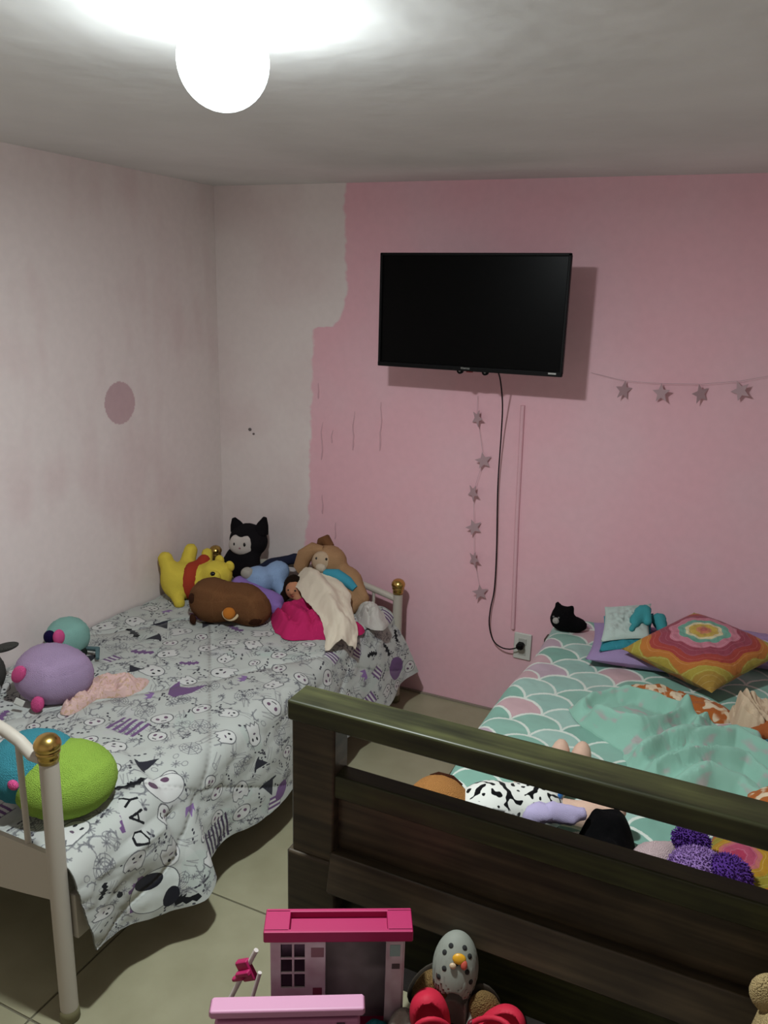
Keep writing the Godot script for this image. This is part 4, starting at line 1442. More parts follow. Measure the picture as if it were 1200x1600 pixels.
func build_bedding() -> void:
	var lav := fab(Color(0.60, 0.52, 0.67), "weave", 16.0)
	# lavender pillow lying at the wall
	var t := thing("pillow", "flat lavender pillow lying under the folded towel", "pillow")
	part(t, "case", cushion(v3(2.02, 0.548, 0.285), v3(0.36, 0.0, -0.06), v3(0.03, -0.02, 0.30), 0.042, 5), lav)
	# star print pillow leaning on the wall
	var st := noise_image(128, 0.05, 1, 77)
	var dots := Print.new(256, 256, Color(0.60, 0.50, 0.64))
	var rng := RandomNumberGenerator.new()
	rng.seed = 3
	for k in 26:
		var c := Vector2(rng.randf() * 256, rng.randf() * 256)
		var s := PackedVector2Array()
		for p in star_outline(rng.randf_range(7, 15)):
			s.append(p + c)
		dots.poly(s, Color(0.74, 0.71, 0.74))
	t = thing("pillow", "lilac pillow with white stars against the pink wall", "pillow")
	part(t, "case", cushion(v3(2.36, 0.553, 0.125), v3(0.50, 0.0, 0.0), v3(0.0, -0.03, 0.20), 0.042, 6), printed(dots.texture()))
	# folded towel, two layers
	t = thing("towel", "folded white towel with a turquoise edge on the lavender pillow", "towel")
	var towel := fab(Color(0.70, 0.76, 0.73), "weave", 16.0)
	var teal := fab(Color(0.22, 0.52, 0.57), "weave", 16.0)
	part(t, "lower_layer", cushion(v3(1.965, 0.600, 0.30), v3(0.165, 0.018, -0.07), v3(0.025, -0.055, 0.20), 0.020, 8, 16), teal)
	part(t, "upper_layer", cushion(v3(1.958, 0.630, 0.285), v3(0.155, 0.020, -0.065), v3(0.025, -0.060, 0.19), 0.022, 9, 16), towel)
	solo("cloth", blob([["c", v3(2.00, 0.668, 0.255), v3(1.985, 0.650, 0.305), 0.022, 0.016], ["c", v3(2.015, 0.672, 0.245), v3(2.03, 0.648, 0.29), 0.018, 0.014], ["c", v3(2.01, 0.66, 0.26), v3(1.985, 0.632, 0.345), 0.014, 0.010], ["c", v3(2.06, 0.635, 0.22), v3(2.08, 0.615, 0.26), 0.026, 0.018]], 0.006, 0.012, 0.004, 40.0), fab(Color(0.25, 0.56, 0.58), "weave", 16.0), "crumpled turquoise cloth on the folded towel", "clothing")
	# large flower cushion
	var rings := [[0.06, Color(0.66, 0.36, 0.34)], [0.13, Color(0.72, 0.46, 0.34)], [0.25, Color(0.72, 0.61, 0.30)], [0.32, Color(0.80, 0.75, 0.61)], [0.44, Color(0.42, 0.60, 0.53)], [0.60, Color(0.72, 0.46, 0.51)], [0.80, Color(0.56, 0.27, 0.32)], [0.96, Color(0.62, 0.27, 0.24)], [1.10, Color(0.70, 0.44, 0.22)], [1.25, Color(0.64, 0.58, 0.26)], [9.0, Color(0.62, 0.50, 0.24)]]
	t = thing("cushion", "colourful cushion with a big concentric flower print lying by the pillows", "cushion")
	part(t, "case", cushion(v3(2.220, 0.615, 0.375), v3(0.30, -0.045, 0.10), v3(-0.205, -0.085, 0.245), 0.072, 12), printed(flower_print(4, rings, 0.44, 0.44, 0.05)))
	# mint blanket
	var mint := fab(Color.WHITE, "fur", 20.0, 0.2, 0.4)
	mint.albedo_texture = tone(Color(0.55, 0.72, 0.65), Color(0.66, 0.64, 0.625), 256, 0.02, 61, 0.74, 2, 8.0)
	mint.uv1_scale = Vector3.ONE * 2.5
	mint.normal_enabled = false
	var rolls := [
		[[2.113, 1.021], [2.168, 0.926], [2.264, 0.86], [2.345, 0.81], [2.428, 0.85], [2.54, 0.93]],
		[[2.14, 1.08], [2.211, 1.013], [2.302, 0.947], [2.381, 0.924], [2.428, 0.984], [2.53, 1.05]],
		[[1.901, 0.794], [1.928, 0.733], [1.986, 0.668], [2.063, 0.661], [2.16, 0.68], [2.21, 0.712]],
		[[2.242, 0.789], [2.27, 0.735], [2.33, 0.74], [2.40, 0.785]],
		[[1.961, 0.852], [2.03, 0.879], [2.093, 0.879], [2.156, 0.813], [2.199, 0.725]],
		[[2.221, 1.113], [2.293, 1.054], [2.369, 1.047], [2.45, 1.12], [2.53, 1.16]]]
	solo("blanket", heap([[1.86, 0.775], [1.90, 0.70], [1.985, 0.625], [2.10, 0.605], [2.20, 0.655], [2.30, 0.725], [2.45, 0.765], [2.56, 0.85], [2.57, 1.05], [2.55, 1.22], [2.40, 1.20], [2.28, 1.165], [2.16, 1.11], [2.085, 1.03], [2.06, 0.955], [1.99, 0.905], [1.925, 0.86]], 0.503, 0.034, 0.018, 30.0, Vector2(0.22, 0.97), 23, 90, 240, 4.0, 0.5, 3.0, rolls), mint, "crumpled mint green fleece blanket in the middle of the dark bed", "blanket")
	# orange and cream cloths around the cushion
	var oc := fab(Color.WHITE, "weave", 16.0)
	oc.albedo_texture = tone(Color(0.66, 0.37, 0.18), Color(0.84, 0.77, 0.66), 256, 0.014, 66, 0.56, 2)
	oc.normal_enabled = false
	oc.uv1_scale = Vector3.ONE * 5.0
	solo("cloth", heap([[1.99, 0.52], [2.06, 0.50], [2.20, 0.53], [2.32, 0.555], [2.36, 0.60], [2.30, 0.655], [2.20, 0.63], [2.10, 0.585]], 0.503, 0.032, 0.018, 30.0, Vector2(0.8, 0.5), 27), oc, "orange and cream printed cloth between the blanket and the flower cushion", "clothing")
	solo("cloth", heap([[2.32, 0.60], [2.37, 0.565], [2.43, 0.57], [2.47, 0.62], [2.46, 0.68], [2.40, 0.715], [2.345, 0.69]], 0.512, 0.060, 0.050, 62.0, Vector2(0.93, -0.35), 47, 30, 90, 3.0, 0.6, 6.0), fab(Color(0.80, 0.71, 0.60), "weave", 16.0), "crumpled cream shirt beside the flower cushion", "clothing")
	solo("cloth", blob([["c", v3(2.44, 0.545, 0.66), v3(2.40, 0.525, 0.715), 0.024, 0.020], ["c", v3(2.46, 0.56, 0.63), v3(2.445, 0.53, 0.70), 0.026, 0.022], ["c", v3(2.40, 0.522, 0.715), v3(2.365, 0.520, 0.70), 0.018, 0.014]], 0.007, 0.012, 0.004, 30.0), fab(Color(0.64, 0.36, 0.20), "weave", 16.0), "rust orange cloth under the cream shirt", "clothing")
	solo("cloth", heap([[2.40, 0.71], [2.50, 0.68], [2.56, 0.72], [2.54, 0.77], [2.44, 0.765]], 0.503, 0.04, 0.015, 30.0, Vector2(1, 0), 28, 12, 40), fab(Color(0.22, 0.42, 0.47), "weave", 16.0), "dark blue green cloth at the edge of the mint blanket", "clothing")
	# printed orange piece in front of the blanket
	solo("cloth", heap([[2.38, 1.10], [2.46, 1.03], [2.56, 1.05], [2.57, 1.18], [2.48, 1.23], [2.40, 1.18]], 0.56, 0.045, 0.020, 34.0, Vector2(0.6, 0.8), 29, 14, 48), oc, "orange and cream printed cloth lying on the mint blanket", "clothing")
	solo("cloth", heap([[2.16, 1.115], [2.24, 1.10], [2.33, 1.15], [2.34, 1.20], [2.26, 1.19], [2.18, 1.16]], 0.503, 0.035, 0.018, 40.0, Vector2(0.8, 0.3), 33, 12, 40), fab(Color(0.62, 0.60, 0.36), "weave", 16.0), "small pale yellow cloth at the near edge of the mint blanket", "clothing")

func build_bed_toys() -> void:
	var button := mat(Color(0.03, 0.03, 0.03), 0.3)
	# small black toy at the wall corner of the bed
	var t := thing("plush_dog", "small black plush dog lying on the mint cover beneath the pink wall", "plush toy")
	var bk := fab(Color(0.045, 0.04, 0.045), "fur", 8.0)
	part(t, "body", blob([["e", v3(1.705, 0.548, 0.165), v3(0.045, 0.046, 0.042)], ["e", v3(1.745, 0.530, 0.150), v3(0.055, 0.030, 0.036)], ["c", v3(1.69, 0.585, 0.16), v3(1.682, 0.604, 0.16), 0.016, 0.010], ["c", v3(1.73, 0.585, 0.155), v3(1.738, 0.596, 0.155), 0.015, 0.010]], 0.008, 0.02, 0.002), bk)
	part(t, "face", MB.new().ell(v3(1.690, 0.552, 0.203), v3(0.013, 0.013, 0.009)), fab(Color(0.65, 0.62, 0.60), "fur", 8.0))
	for q in [v3(1.700, 0.566, 0.204), v3(1.680, 0.566, 0.202)]:
		part(t, "eye", MB.new().ell(q, v3(0.004, 0.004, 0.004)), mat(Color(0.4, 0.4, 0.4), 0.3))

	# rag doll: brown head, cow print body, peach limbs
	t = thing("rag_doll", "rag doll with a round brown head and a black and white cow print body", "doll")
	part(t, "head", blob([["e", v3(1.718, 0.566, 1.505), v3(0.078, 0.068, 0.074)]], 0.009, 0.02, 0.002), fab(Color(0.62, 0.43, 0.24), "fur", 8.0))
	part(t, "seam", MB.new().tube([v3(1.680, 0.612, 1.468), v3(1.700, 0.624, 1.466), v3(1.735, 0.625, 1.466), v3(1.760, 0.612, 1.470)], 0.005, 8), fab(Color(0.22, 0.11, 0.06), "fur", 8.0))
	part(t, "eye", MB.new().tube([v3(1.668, 0.590, 1.552), v3(1.680, 0.603, 1.556), v3(1.690, 0.610, 1.556)], 0.0035, 6), button)
	var cow := fab(Color.WHITE, "weave", 16.0)
	cow.albedo_texture = tone(Color(0.84, 0.84, 0.81), Color(0.035, 0.035, 0.04), 256, 0.035, 83, 0.66, 1, 60.0)
	cow.normal_enabled = false
	cow.uv1_scale = Vector3.ONE * 5.0
	cow.uv1_triplanar_sharpness = 30.0
	part(t, "body", blob([["e", v3(1.835, 0.568, 1.462), v3(0.085, 0.062, 0.070), Basis(Vector3.UP, 0.5)], ["e", v3(1.925, 0.564, 1.405), v3(0.070, 0.060, 0.066)]], 0.009, 0.04), cow)
	var peach := fab(Color(0.80, 0.67, 0.59), "weave", 18.0, 0.2)
	part(t, "arm", blob([["c", v3(1.955, 0.560, 1.39), v3(2.045, 0.560, 1.375), 0.032, 0.031], ["c", v3(2.045, 0.560, 1.375), v3(2.105, 0.575, 1.345), 0.031, 0.022]], 0.008, 0.02), peach)
	part(t, "leg", blob([["c", v3(1.875, 0.545, 1.36), v3(1.880, 0.540, 1.24), 0.034, 0.034], ["c", v3(1.880, 0.540, 1.24), v3(1.915, 0.535, 1.10), 0.032, 0.024], ["e", v3(1.915, 0.545, 1.085), v3(0.020, 0.030, 0.020)]], 0.008, 0.02), peach)
	part(t, "leg", blob([["c", v3(1.93, 0.540, 1.33), v3(1.955, 0.535, 1.20), 0.030, 0.028], ["c", v3(1.955, 0.535, 1.20), v3(1.968, 0.532, 1.08), 0.028, 0.024], ["e", v3(1.970, 0.543, 1.070), v3(0.021, 0.032, 0.020)]], 0.008, 0.02), peach)
	part(t, "cuff", MB.new().tube([v3(1.962, 0.585, 1.420), v3(1.972, 0.597, 1.392), v3(1.974, 0.590, 1.362)], [0.006, 0.010, 0.007], 8), mat(Color(0.10, 0.36, 0.60), 0.4))
	# black garment
	solo("cloth", heap([[1.78, 1.60], [1.86, 1.545], [1.97, 1.50], [2.065, 1.455], [2.095, 1.335], [2.145, 1.320], [2.16, 1.40], [2.185, 1.50], [2.20, 1.62], [2.16, 1.76], [1.95, 1.78], [1.80, 1.70]], 0.503, 0.150, 0.018, 16.0, Vector2(0.8, -0.5), 37, 26, 72, 5.0), fab(Color(0.018, 0.017, 0.020), "weave", 16.0, 0.4, 0.1), "black sweater bunched up behind the dark headboard", "clothing")
	t = thing("hair_bow", "pale lilac satin bow lying on the black sweater", "bow")
	var satin := fab(Color(0.66, 0.62, 0.74), "weave", 18.0, 0.3)
	part(t, "loop", blob([["e", v3(1.965, 0.640, 1.525), v3(0.032, 0.020, 0.026)], ["e", v3(1.950, 0.630, 1.540), v3(0.022, 0.026, 0.018)]], 0.006, 0.012, 0.004, 50.0), satin)
	part(t, "loop", blob([["c", v3(1.985, 0.645, 1.515), v3(2.045, 0.640, 1.490), 0.020, 0.014], ["c", v3(1.985, 0.638, 1.525), v3(2.03, 0.632, 1.510), 0.014, 0.012]], 0.006, 0.012, 0.004, 50.0), satin)
	# pale plush next to it
	t = thing("plush_rabbit", "pale pink plush toy lying between the black sweater and the purple toy", "plush toy")
	part(t, "body", blob([["e", v3(2.205, 0.553, 1.470), v3(0.050, 0.044, 0.050)], ["e", v3(2.180, 0.545, 1.54), v3(0.048, 0.042, 0.06)], ["c", v3(2.225, 0.57, 1.45), v3(2.25, 0.58, 1.42), 0.022, 0.016]], 0.009, 0.03, 0.002), fab(Color(0.74, 0.65, 0.65), "fur", 8.0))
	# purple fluffy bear
	t = thing("plush_bear", "fluffy purple plush bear lying face down behind the headboard", "plush toy")
	var lilac := fab(Color(0.60, 0.47, 0.70), "fur", 8.0)
	var deep := fab(Color(0.36, 0.22, 0.54), "fur", 8.0)
	var hd := v3(2.295, 0.578, 1.500)
	part(t, "body", blob([["e", hd, v3(0.062, 0.056, 0.060)], ["e", v3(2.31, 0.555, 1.62), v3(0.07, 0.05, 0.09)]], 0.008, 0.03, 0.004, 70.0), lilac)
	fluff(t, hd, v3(0.062, 0.056, 0.060), lilac, 1500, 2)
	for e in [[v3(2.272, 0.618, 1.440), v3(0.036, 0.026, 0.022)], [v3(2.350, 0.606, 1.508), v3(0.044, 0.042, 0.034)], [v3(2.236, 0.548, 1.512), v3(0.032, 0.022, 0.024)]]:
		var ear := part(t, "ear", MB.new().ell(e[0], e[1], Basis.IDENTITY, 18, 0.12, 4.0, 5), deep)
		fluff(ear, e[0], e[1], deep, 500, 7)
	# second flower cushion and other things at the right
	var rings := [[0.10, Color(0.60, 0.20, 0.30)], [0.24, Color(0.62, 0.27, 0.36)], [0.30, Color(0.66, 0.38, 0.36)], [0.42, Color(0.62, 0.46, 0.14)], [0.60, Color(0.52, 0.47, 0.17)], [0.76, Color(0.63, 0.36, 0.12)], [0.92, Color(0.52, 0.30, 0.28)], [9.0, Color(0.55, 0.33, 0.14)]]
	t = thing("cushion", "mustard and pink flower print cushion behind the headboard beside the purple bear", "cushion")
	part(t, "case", cushion(v3(2.445, 0.555, 1.40), v3(0.30, 0.0, 0.06), v3(-0.06, -0.03, 0.32), 0.062, 15), printed(flower_print(8, rings, 0.26, 0.62, 0.05)))
	solo("cloth", heap([[2.31, 1.585], [2.36, 1.545], [2.41, 1.56], [2.42, 1.62], [2.35, 1.65]], 0.53, 0.04, 0.015, 30.0, Vector2(1, 0.2), 41, 12, 40), fab(Color(0.42, 0.60, 0.58), "weave", 16.0), "small pale turquoise cloth in front of the mustard cushion", "clothing")
	t = thing("pillow", "plain cream pillow against the inside of the headboard", "pillow")
	part(t, "case", cushion(v3(2.50, 0.575, 1.675), v3(0.30, 0.0, 0.02), v3(0.0, 0.03, 0.24), 0.062, 18), fab(Color(0.66, 0.61, 0.48), "weave", 14.0))

# short tufts standing on an ellipsoid
func fluff(parent: Node, c: Vector3, r: Vector3, m: Material, n: int, sd: int) -> void:
	var tuft := MB.new().tube([Vector3.ZERO, Vector3(0, 0.005, 0.0015), Vector3(0, 0.008, 0.005)], [0.0019, 0.0014, 0.0003], 4, false).mesh()
	tuft.surface_set_material(0, m)
	var mm := MultiMesh.new()
	mm.transform_format = MultiMesh.TRANSFORM_3D
	mm.mesh = tuft
	mm.instance_count = n
	var rng := RandomNumberGenerator.new()
	rng.seed = sd
	for k in n:
		var y := 1.0 - 2.0 * (k + 0.5) / n
		var a := k * 2.399963
		var d := Vector3(cos(a) * sqrt(1.0 - y * y), y, sin(a) * sqrt(1.0 - y * y))
		var nn := (d / r).normalized()
		nn = (nn + Vector3(rng.randf() - 0.5, rng.randf() - 0.5, rng.randf() - 0.5) * 0.7).normalized()
		mm.set_instance_transform(k, Transform3D(along(nn) * Basis(Vector3.UP, rng.randf() * TAU), c + d * r * 0.97))
	var o := MultiMeshInstance3D.new()
	o.name = "fur"
	o.multimesh = mm
	o.material_override = m
	o.set_meta("kind", "stuff")
	parent.add_child(o, true)

# ------------------------------------------------------------------ chest in front of the headboard with toys and shoes
func clog(called: String, label: String, c: Color, at: Vector3, b: Basis, charms := false, group := "") -> Node3D:
	# built with the toe towards +y of b ... sole down -z
	var t := thing(called, label, "shoe", group, at)
	t.basis = b
	var foam := mat(c, 0.65, 0.0, 0.35)
	var shell := blob([["e", v3(0, 0.045, 0.004), v3(0.041, 0.062, 0.034)], ["e", v3(0, -0.035, -0.012), v3(0.033, 0.050, 0.024)], ["c", v3(0, 0.05, -0.026), v3(0, -0.05, -0.026), 0.030, 0.026],
		["-e", v3(0, 0.036, 0.002), v3(0.0355, 0.058, 0.0285)], ["-e", v3(0, -0.040, 0.030), v3(0.029, 0.052, 0.050)]], 0.0045, 0.02)
	part(t, "shell", shell, foam)
	var strap := []
	for k in 13:
		var a := PI * k / 12.0
		strap.append(v3(cos(a) * 0.036, -0.012 - 0.062 * sin(a), 0.010 + 0.012 * sin(a)))
	part(t, "strap", MB.new().tube(strap, 0.0048, 8), foam)
	for s in [-1.0, 1.0]:
		part(t, "rivet", MB.new().ell(v3(0.0385 * s, -0.010, 0.010), v3(0.004, 0.007, 0.007)), mat(c.darkened(0.45), 0.5))
	var hole := mat(c.darkened(0.8), 0.9)
	for q in [v3(-0.020, 0.05, 0), v3(0.0, 0.062, 0), v3(0.020, 0.05, 0), v3(-0.022, 0.074, 0), v3(0.022, 0.074, 0), v3(-0.012, 0.086, 0), v3(0.012, 0.086, 0), v3(-0.028, 0.034, 0), v3(0.028, 0.034, 0)]:
		var zz := 0.004 + 0.034 * sqrt(maxf(0.02, 1.0 - pow(q.x / 0.041, 2) - pow((q.y - 0.045) / 0.062, 2)))
		var nn := v3(q.x / (0.041 * 0.041), (q.y - 0.045) / (0.062 * 0.062), (zz - 0.004) / (0.034 * 0.034)).normalized()
		part(t, "vent", MB.new().lathe(v3(q.x, q.y, zz), [Vector2(0.0045, -0.003), Vector2(0.0045, 0.0005), Vector2(0.0, 0.0006)], 10, along(nn)), hole)
	if charms:
		for q in [[v3(0.004, 0.070, 0.039), v3(0.012, 0.009, 0.005), Color(0.80, 0.58, 0.10)], [v3(0.013, 0.062, 0.040), v3(0.006, 0.008, 0.004), Color(0.72, 0.30, 0.24)], [v3(-0.006, 0.058, 0.0405), v3(0.006, 0.005, 0.004), Color(0.72, 0.62, 0.50)]]:
			part(t, "charm", MB.new().ell(q[0], q[1]), mat(q[2], 0.4))
	return t

func build_front() -> void:
	# low dark chest; its lid lies just below what the photograph shows
	var t := thing("toy_chest", "low dark chest standing askew at the headboard under the dolls house", "chest", "", v3(1.742, 0.0, 2.030))
	t.rotation.y = 0.476
	var dark := wood(Color(0.10, 0.08, 0.075), 35)
	part(t, "body", MB.new().box(v3(0.055, 0.215, 0.190), v3(0.53, 0.40, 0.40), 0.006), dark)
	part(t, "lid", MB.new().box(v3(0.055, 0.428, 0.190), v3(0.57, 0.026, 0.44), 0.006), dark)
	for x in [-0.18, 0.29]:
		for z in [0.03, 0.35]:
			part(t, "foot", MB.new().box(v3(x, 0.008, z), v3(0.05, 0.016, 0.05), 0.003), dark)
	var top := 0.441
	# dolls house, turned to the room
	var dh := thing("dolls_house", "folding white dolls house with a magenta roof and a lattice window", "toy house", "", v3(1.737, top, 2.045))
	dh.rotation.y = 0.476
	dh.scale = Vector3(1.0, 1.10, 0.66)
	var white := mat(Color(0.78, 0.73, 0.75), 0.5)
	white.albedo_texture = tone(Color(1, 1, 1), Color(0.86, 0.78, 0.80), 128, 0.02, 91)
	white.uv1_triplanar = true
	white.uv1_scale = Vector3.ONE * 6.0
	var magenta := mat(Color(0.62, 0.08, 0.31), 0.5)
	var grey := mat(Color.WHITE, 0.6)
	grey.albedo_texture = tone(Color(0.62, 0.60, 0.59), Color(0.36, 0.34, 0.34), 128, 0.012, 92, -1.0, 4)
	grey.uv1_triplanar = true
	grey.uv1_scale = Vector3.ONE * 4.0
	var hgt := 0.20
	# local x along the roof, z to the front
	part(dh, "base", MB.new().box(v3(0, 0.006, 0), v3(0.235, 0.012, 0.075), 0.002), magenta)
	part(dh, "back_wall", MB.new().box(v3(0.0, hgt * 0.5 + 0.006, -0.030), v3(0.228, hgt - 0.006, 0.006), 0.001), grey)
	var fw := MB.new()   # front panel with a window opening, made of strips
	var px := -0.072
	fw.box(v3(px - 0.036, hgt * 0.5 + 0.006, 0.032), v3(0.018, hgt - 0.006, 0.006), 0.001)
	fw.box(v3(px + 0.032, hgt * 0.5 + 0.006, 0.032), v3(0.036, hgt - 0.006, 0.006), 0.001)
	fw.box(v3(px - 0.006, 0.058, 0.032), v3(0.044, 0.104, 0.006), 0.001)
	fw.box(v3(px - 0.006, 0.199, 0.032), v3(0.044, 0.012, 0.006), 0.001)
	var fr := part(dh, "front_wall", fw, white)
	var grid := MB.new()
	grid.box(v3(px - 0.006, 0.152, 0.032), v3(0.004, 0.084, 0.005), 0.0008)
	for k in 2:
		grid.box(v3(px - 0.006, 0.138 + 0.028 * k, 0.032), v3(0.044, 0.004, 0.005), 0.0008)
	part(fr, "lattice", grid, white)
	var pane := mat(Color(0.035, 0.028, 0.03), 0.25)
	for i in 2:
		for j in 3:
			part(fr, "pane", MB.new().box(v3(px - 0.017 + 0.022 * i, 0.124 + 0.028 * j, 0.0305), v3(0.018, 0.024, 0.002), 0.0004), pane)
	part(fr, "sticker", MB.new().box(v3(px + 0.036, 0.10, 0.0355), v3(0.016, 0.020, 0.0006), 0.0002), mat(Color(0.45, 0.16, 0.24), 0.5))
	part(fr, "sticker", MB.new().box(v3(px + 0.036, 0.178, 0.0355), v3(0.022, 0.018, 0.0006), 0.0002), mat(Color(0.50, 0.36, 0.38), 0.5))
	part(dh, "side_wall", MB.new().box(v3(-0.112, hgt * 0.5 + 0.006, 0.0), v3(0.006, hgt - 0.006, 0.062), 0.001), white)
	var rw := part(dh, "side_wall", MB.new().box(v3(0.112, hgt * 0.5 + 0.006, 0.0), v3(0.006, hgt - 0.006, 0.062), 0.001).box(v3(0.097, hgt * 0.5 + 0.006, 0.032), v3(0.030, hgt - 0.006, 0.005), 0.001), white)
	part(rw, "sticker", MB.new().box(v3(0.100, 0.150, 0.0352), v3(0.014, 0.010, 0.0006), 0.0002), mat(Color(0.30, 0.25, 0.26), 0.5))
	part(rw, "sticker", MB.new().box(v3(0.098, 0.180, 0.0352), v3(0.018, 0.022, 0.0006), 0.0002), mat(Color(0.52, 0.62, 0.60), 0.5))
	var rf := MB.new()
	rf.box(v3(0, hgt + 0.010, 0.036), v3(0.256, 0.020, 0.012), 0.002)
	rf.box(v3(0, hgt + 0.010, -0.036), v3(0.256, 0.020, 0.012), 0.002)
	rf.box(v3(-0.106, hgt + 0.010, 0.0), v3(0.044, 0.020, 0.072), 0.002)
	rf.box(v3(0.106, hgt + 0.010, 0.0), v3(0.044, 0.020, 0.072), 0.002)
	rf.box(v3(0, hgt + 0.004, 0.0), v3(0.20, 0.008, 0.07), 0.001)
	part(dh, "roof", rf, magenta)
	# pale pink toy box
	var pb := thing("toy_box", "pale pink plastic toy box with a lid on the chest", "box", "", v3(1.704, top, 2.160))
	pb.rotation.y = 0.49
	var pink := mat(Color(0.76, 0.54, 0.65), 0.5)
	part(pb, "body", MB.new().box(v3(0, 0.066, 0.0), v3(0.240, 0.132, 0.026), 0.006), mat(Color(0.72, 0.46, 0.59), 0.5))
	part(pb, "lid", MB.new().box(v3(0, 0.149, 0.0), v3(0.256, 0.018, 0.034), 0.005), pink)
	part(pb, "sticker", MB.new().box(v3(0.088, 0.122, 0.0134), v3(0.014, 0.010, 0.0008), 0.0002), mat(Color(0.32, 0.22, 0.28), 0.5))
	# magenta toy piece with white rods
	var mp := thing("toy_rack", "small magenta toy rack on white rods beside the dolls house", "toy")
	var mpc := v3(1.574, 0.546, 2.092)
	part(mp, "rack", MB.new().box(mpc, v3(0.030, 0.040, 0.014), 0.003, Basis(Vector3.FORWARD, -0.55)).box(mpc + v3(0.0, 0.0, 0.010), v3(0.034, 0.010, 0.012), 0.003, Basis(Vector3.FORWARD, -0.55)).box(mpc + v3(-0.010, -0.014, 0.010), v3(0.030, 0.008, 0.012), 0.003, Basis(Vector3.FORWARD, -0.55)), magenta)
	var rod := mat(Color(0.78, 0.74, 0.72), 0.4)
	part(mp, "rod", MB.new().tube([v3(1.530, 0.444, 2.103), v3(1.558, 0.512, 2.096), v3(1.592, 0.592, 2.086)], 0.0045, 8), rod)
	part(mp, "rod", MB.new().tube([v3(1.583, 0.444, 2.12), v3(1.607, 0.560, 2.098)], 0.004, 8), rod)
	# dark cloth on which the shoes lie
	solo("cloth", heap([[1.79, 2.00], [1.84, 1.955], [1.95, 1.945], [2.10, 1.945], [2.12, 2.02], [2.10, 2.12], [1.98, 2.16], [1.86, 2.14], [1.80, 2.10]], top, 0.055, 0.020, 22.0, Vector2(0.7, 0.5), 53, 24, 72), fab(Color(0.045, 0.04, 0.07), "weave", 16.0), "dark navy cloth bunched up under the shoes on the chest", "clothing")
	solo("cloth", heap([[1.765, 2.075], [1.80, 2.02], [1.84, 2.02], [1.845, 2.08], [1.80, 2.12]], 0.452, 0.070, 0.020, 40.0, Vector2(0.5, 0.8), 55, 14, 48), fab(Color(0.16, 0.44, 0.47), "weave", 16.0), "turquoise cloth between the dolls house and the pink toy box", "clothing")
	# shoes
	clog("clog", "grey foam clog with holes and a yellow charm standing on its heel", Color(0.50, 0.51, 0.47), v3(1.928, 0.545, 1.975), facing(v3(-0.10, 0.86, -0.45), v3(0.30, 0.45, 0.85)), true)
	clog("clog", "upright red foam clog in front of the grey clog", Color(0.72, 0.13, 0.22), v3(1.918, 0.500, 2.035), facing(v3(0.12, -0.80, -0.10), v3(0.35, 0.35, 0.85)))
	clog("clog", "tipped over red foam clog in front of a tan slipper", Color(0.72, 0.13, 0.22), v3(1.998, 0.510, 2.015), facing(v3(-0.55, -0.62, 0.20), v3(0.15, 0.55, 0.80)))
	var tan := fab(Color(0.42, 0.33, 0.20), "fur", 8.0)
	for s in [["tan fuzzy slipper between the dolls house and the grey clog", v3(1.880, 0.520, 1.972), 0.5], ["tan fuzzy slipper behind the tipped over red clog", v3(1.992, 0.512, 1.965), -0.3]]:
		var sl := thing("slipper", s[0], "shoe", "", s[1])
		sl.basis = Basis(Vector3.UP, 0.4) * Basis(Vector3.FORWARD, s[2])
		part(sl, "upper", blob([["e", v3(0, 0.012, 0), v3(0.030, 0.046, 0.026)], ["-e", v3(0, -0.036, 0.02), v3(0.02, 0.03, 0.03)]], 0.006, 0.012, 0.002), tan)
		part(sl, "sole", MB.new().ell(v3(0, 0.0, -0.024), v3(0.028, 0.055, 0.007)), mat(Color(0.2, 0.17, 0.13), 0.8))
	# white lace shoe edge
	var ws := thing("sneaker", "small white canvas shoe behind the red clog", "shoe")
	part(ws, "upper", blob([["e", v3(1.858, 0.495, 2.035), v3(0.024, 0.034, 0.034)], ["-e", v3(1.862, 0.53, 2.05), v3(0.014, 0.02, 0.022)]], 0.006, 0.012), fab(Color(0.60, 0.58, 0.54)))
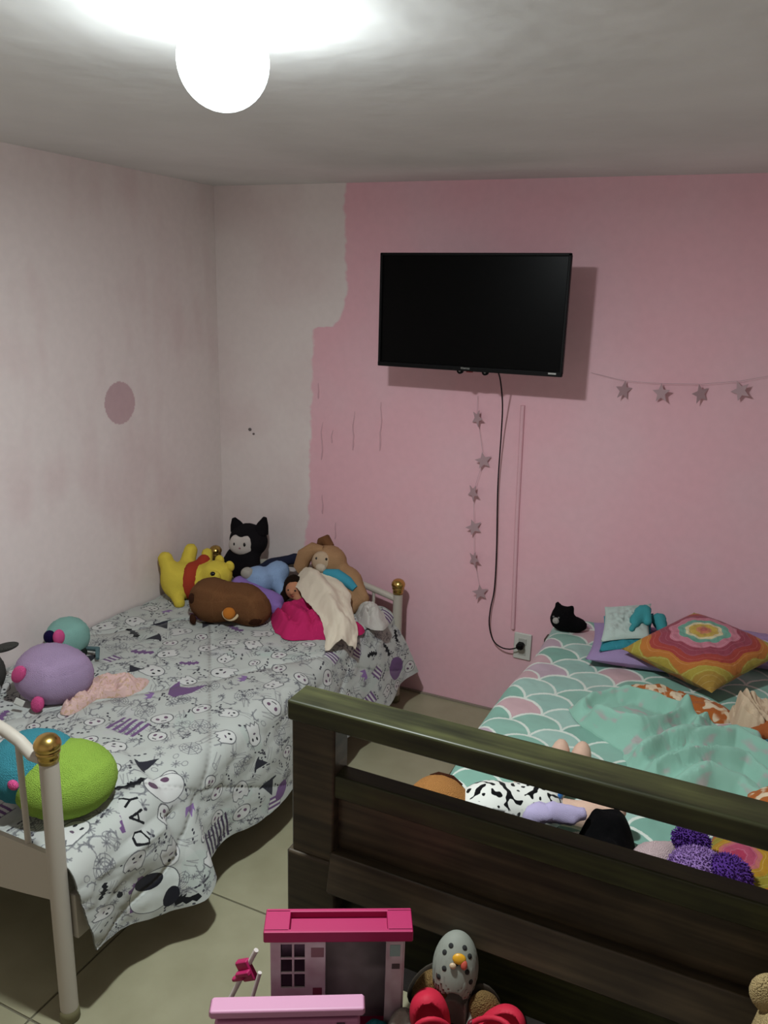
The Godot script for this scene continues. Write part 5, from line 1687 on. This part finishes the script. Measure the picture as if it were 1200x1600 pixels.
	part(ws, "lace", MB.new().tube([v3(1.842, 0.515, 2.062), v3(1.856, 0.527, 2.066), v3(1.868, 0.516, 2.074), v3(1.853, 0.505, 2.076)], 0.0035, 6), mat(Color(0.72, 0.71, 0.68), 0.8))
	# tan bear on a stool at the right
	t = thing("stool", "low dark stool under the tan bear beside the chest", "stool", "", v3(2.47, 0.0, 2.10))
	part(t, "seat", MB.new().box(v3(0, 0.438, 0), v3(0.26, 0.024, 0.24), 0.005), dark)
	for x in [-0.10, 0.10]:
		for z in [-0.09, 0.09]:
			part(t, "leg", MB.new().box(v3(x, 0.213, z), v3(0.032, 0.426, 0.032), 0.004), dark)
	t = thing("plush_bear", "tan plush bear sitting on the dark stool", "plush toy")
	var tb := fab(Color(0.62, 0.54, 0.38), "fur", 8.0)
	part(t, "body", blob([["e", v3(2.478, 0.560, 2.06), v3(0.085, 0.110, 0.075)], ["e", v3(2.462, 0.745, 2.03), v3(0.078, 0.076, 0.070)], ["c", v3(2.43, 0.49, 2.10), v3(2.40, 0.482, 2.19), 0.034, 0.032], ["c", v3(2.52, 0.49, 2.10), v3(2.55, 0.482, 2.19), 0.034, 0.032], ["c", v3(2.41, 0.63, 2.07), v3(2.385, 0.56, 2.12), 0.028, 0.026], ["c", v3(2.545, 0.63, 2.07), v3(2.575, 0.56, 2.12), 0.028, 0.026]], 0.012, 0.03, 0.003), tb)
	for x in [2.404, 2.522]:
		part(t, "ear", MB.new().ell(v3(x, 0.808, 2.02), v3(0.030, 0.032, 0.018)), tb)
	part(t, "muzzle", MB.new().ell(v3(2.462, 0.728, 2.096), v3(0.032, 0.026, 0.024)), fab(Color(0.70, 0.62, 0.48), "fur", 8.0))
	part(t, "nose", MB.new().ell(v3(2.462, 0.738, 2.119), v3(0.010, 0.008, 0.007)), mat(Color(0.04, 0.03, 0.03), 0.3))
	for x in [2.435, 2.489]:
		part(t, "eye", MB.new().ell(v3(x, 0.760, 2.089), v3(0.007, 0.007, 0.006)), mat(Color(0.03, 0.03, 0.03), 0.2))

# basis with y towards the toe and z towards the top of the shoe
func facing(toe: Vector3, up: Vector3) -> Basis:
	var y := toe.normalized()
	var x := y.cross(up).normalized()
	return Basis(x, y, x.cross(y))
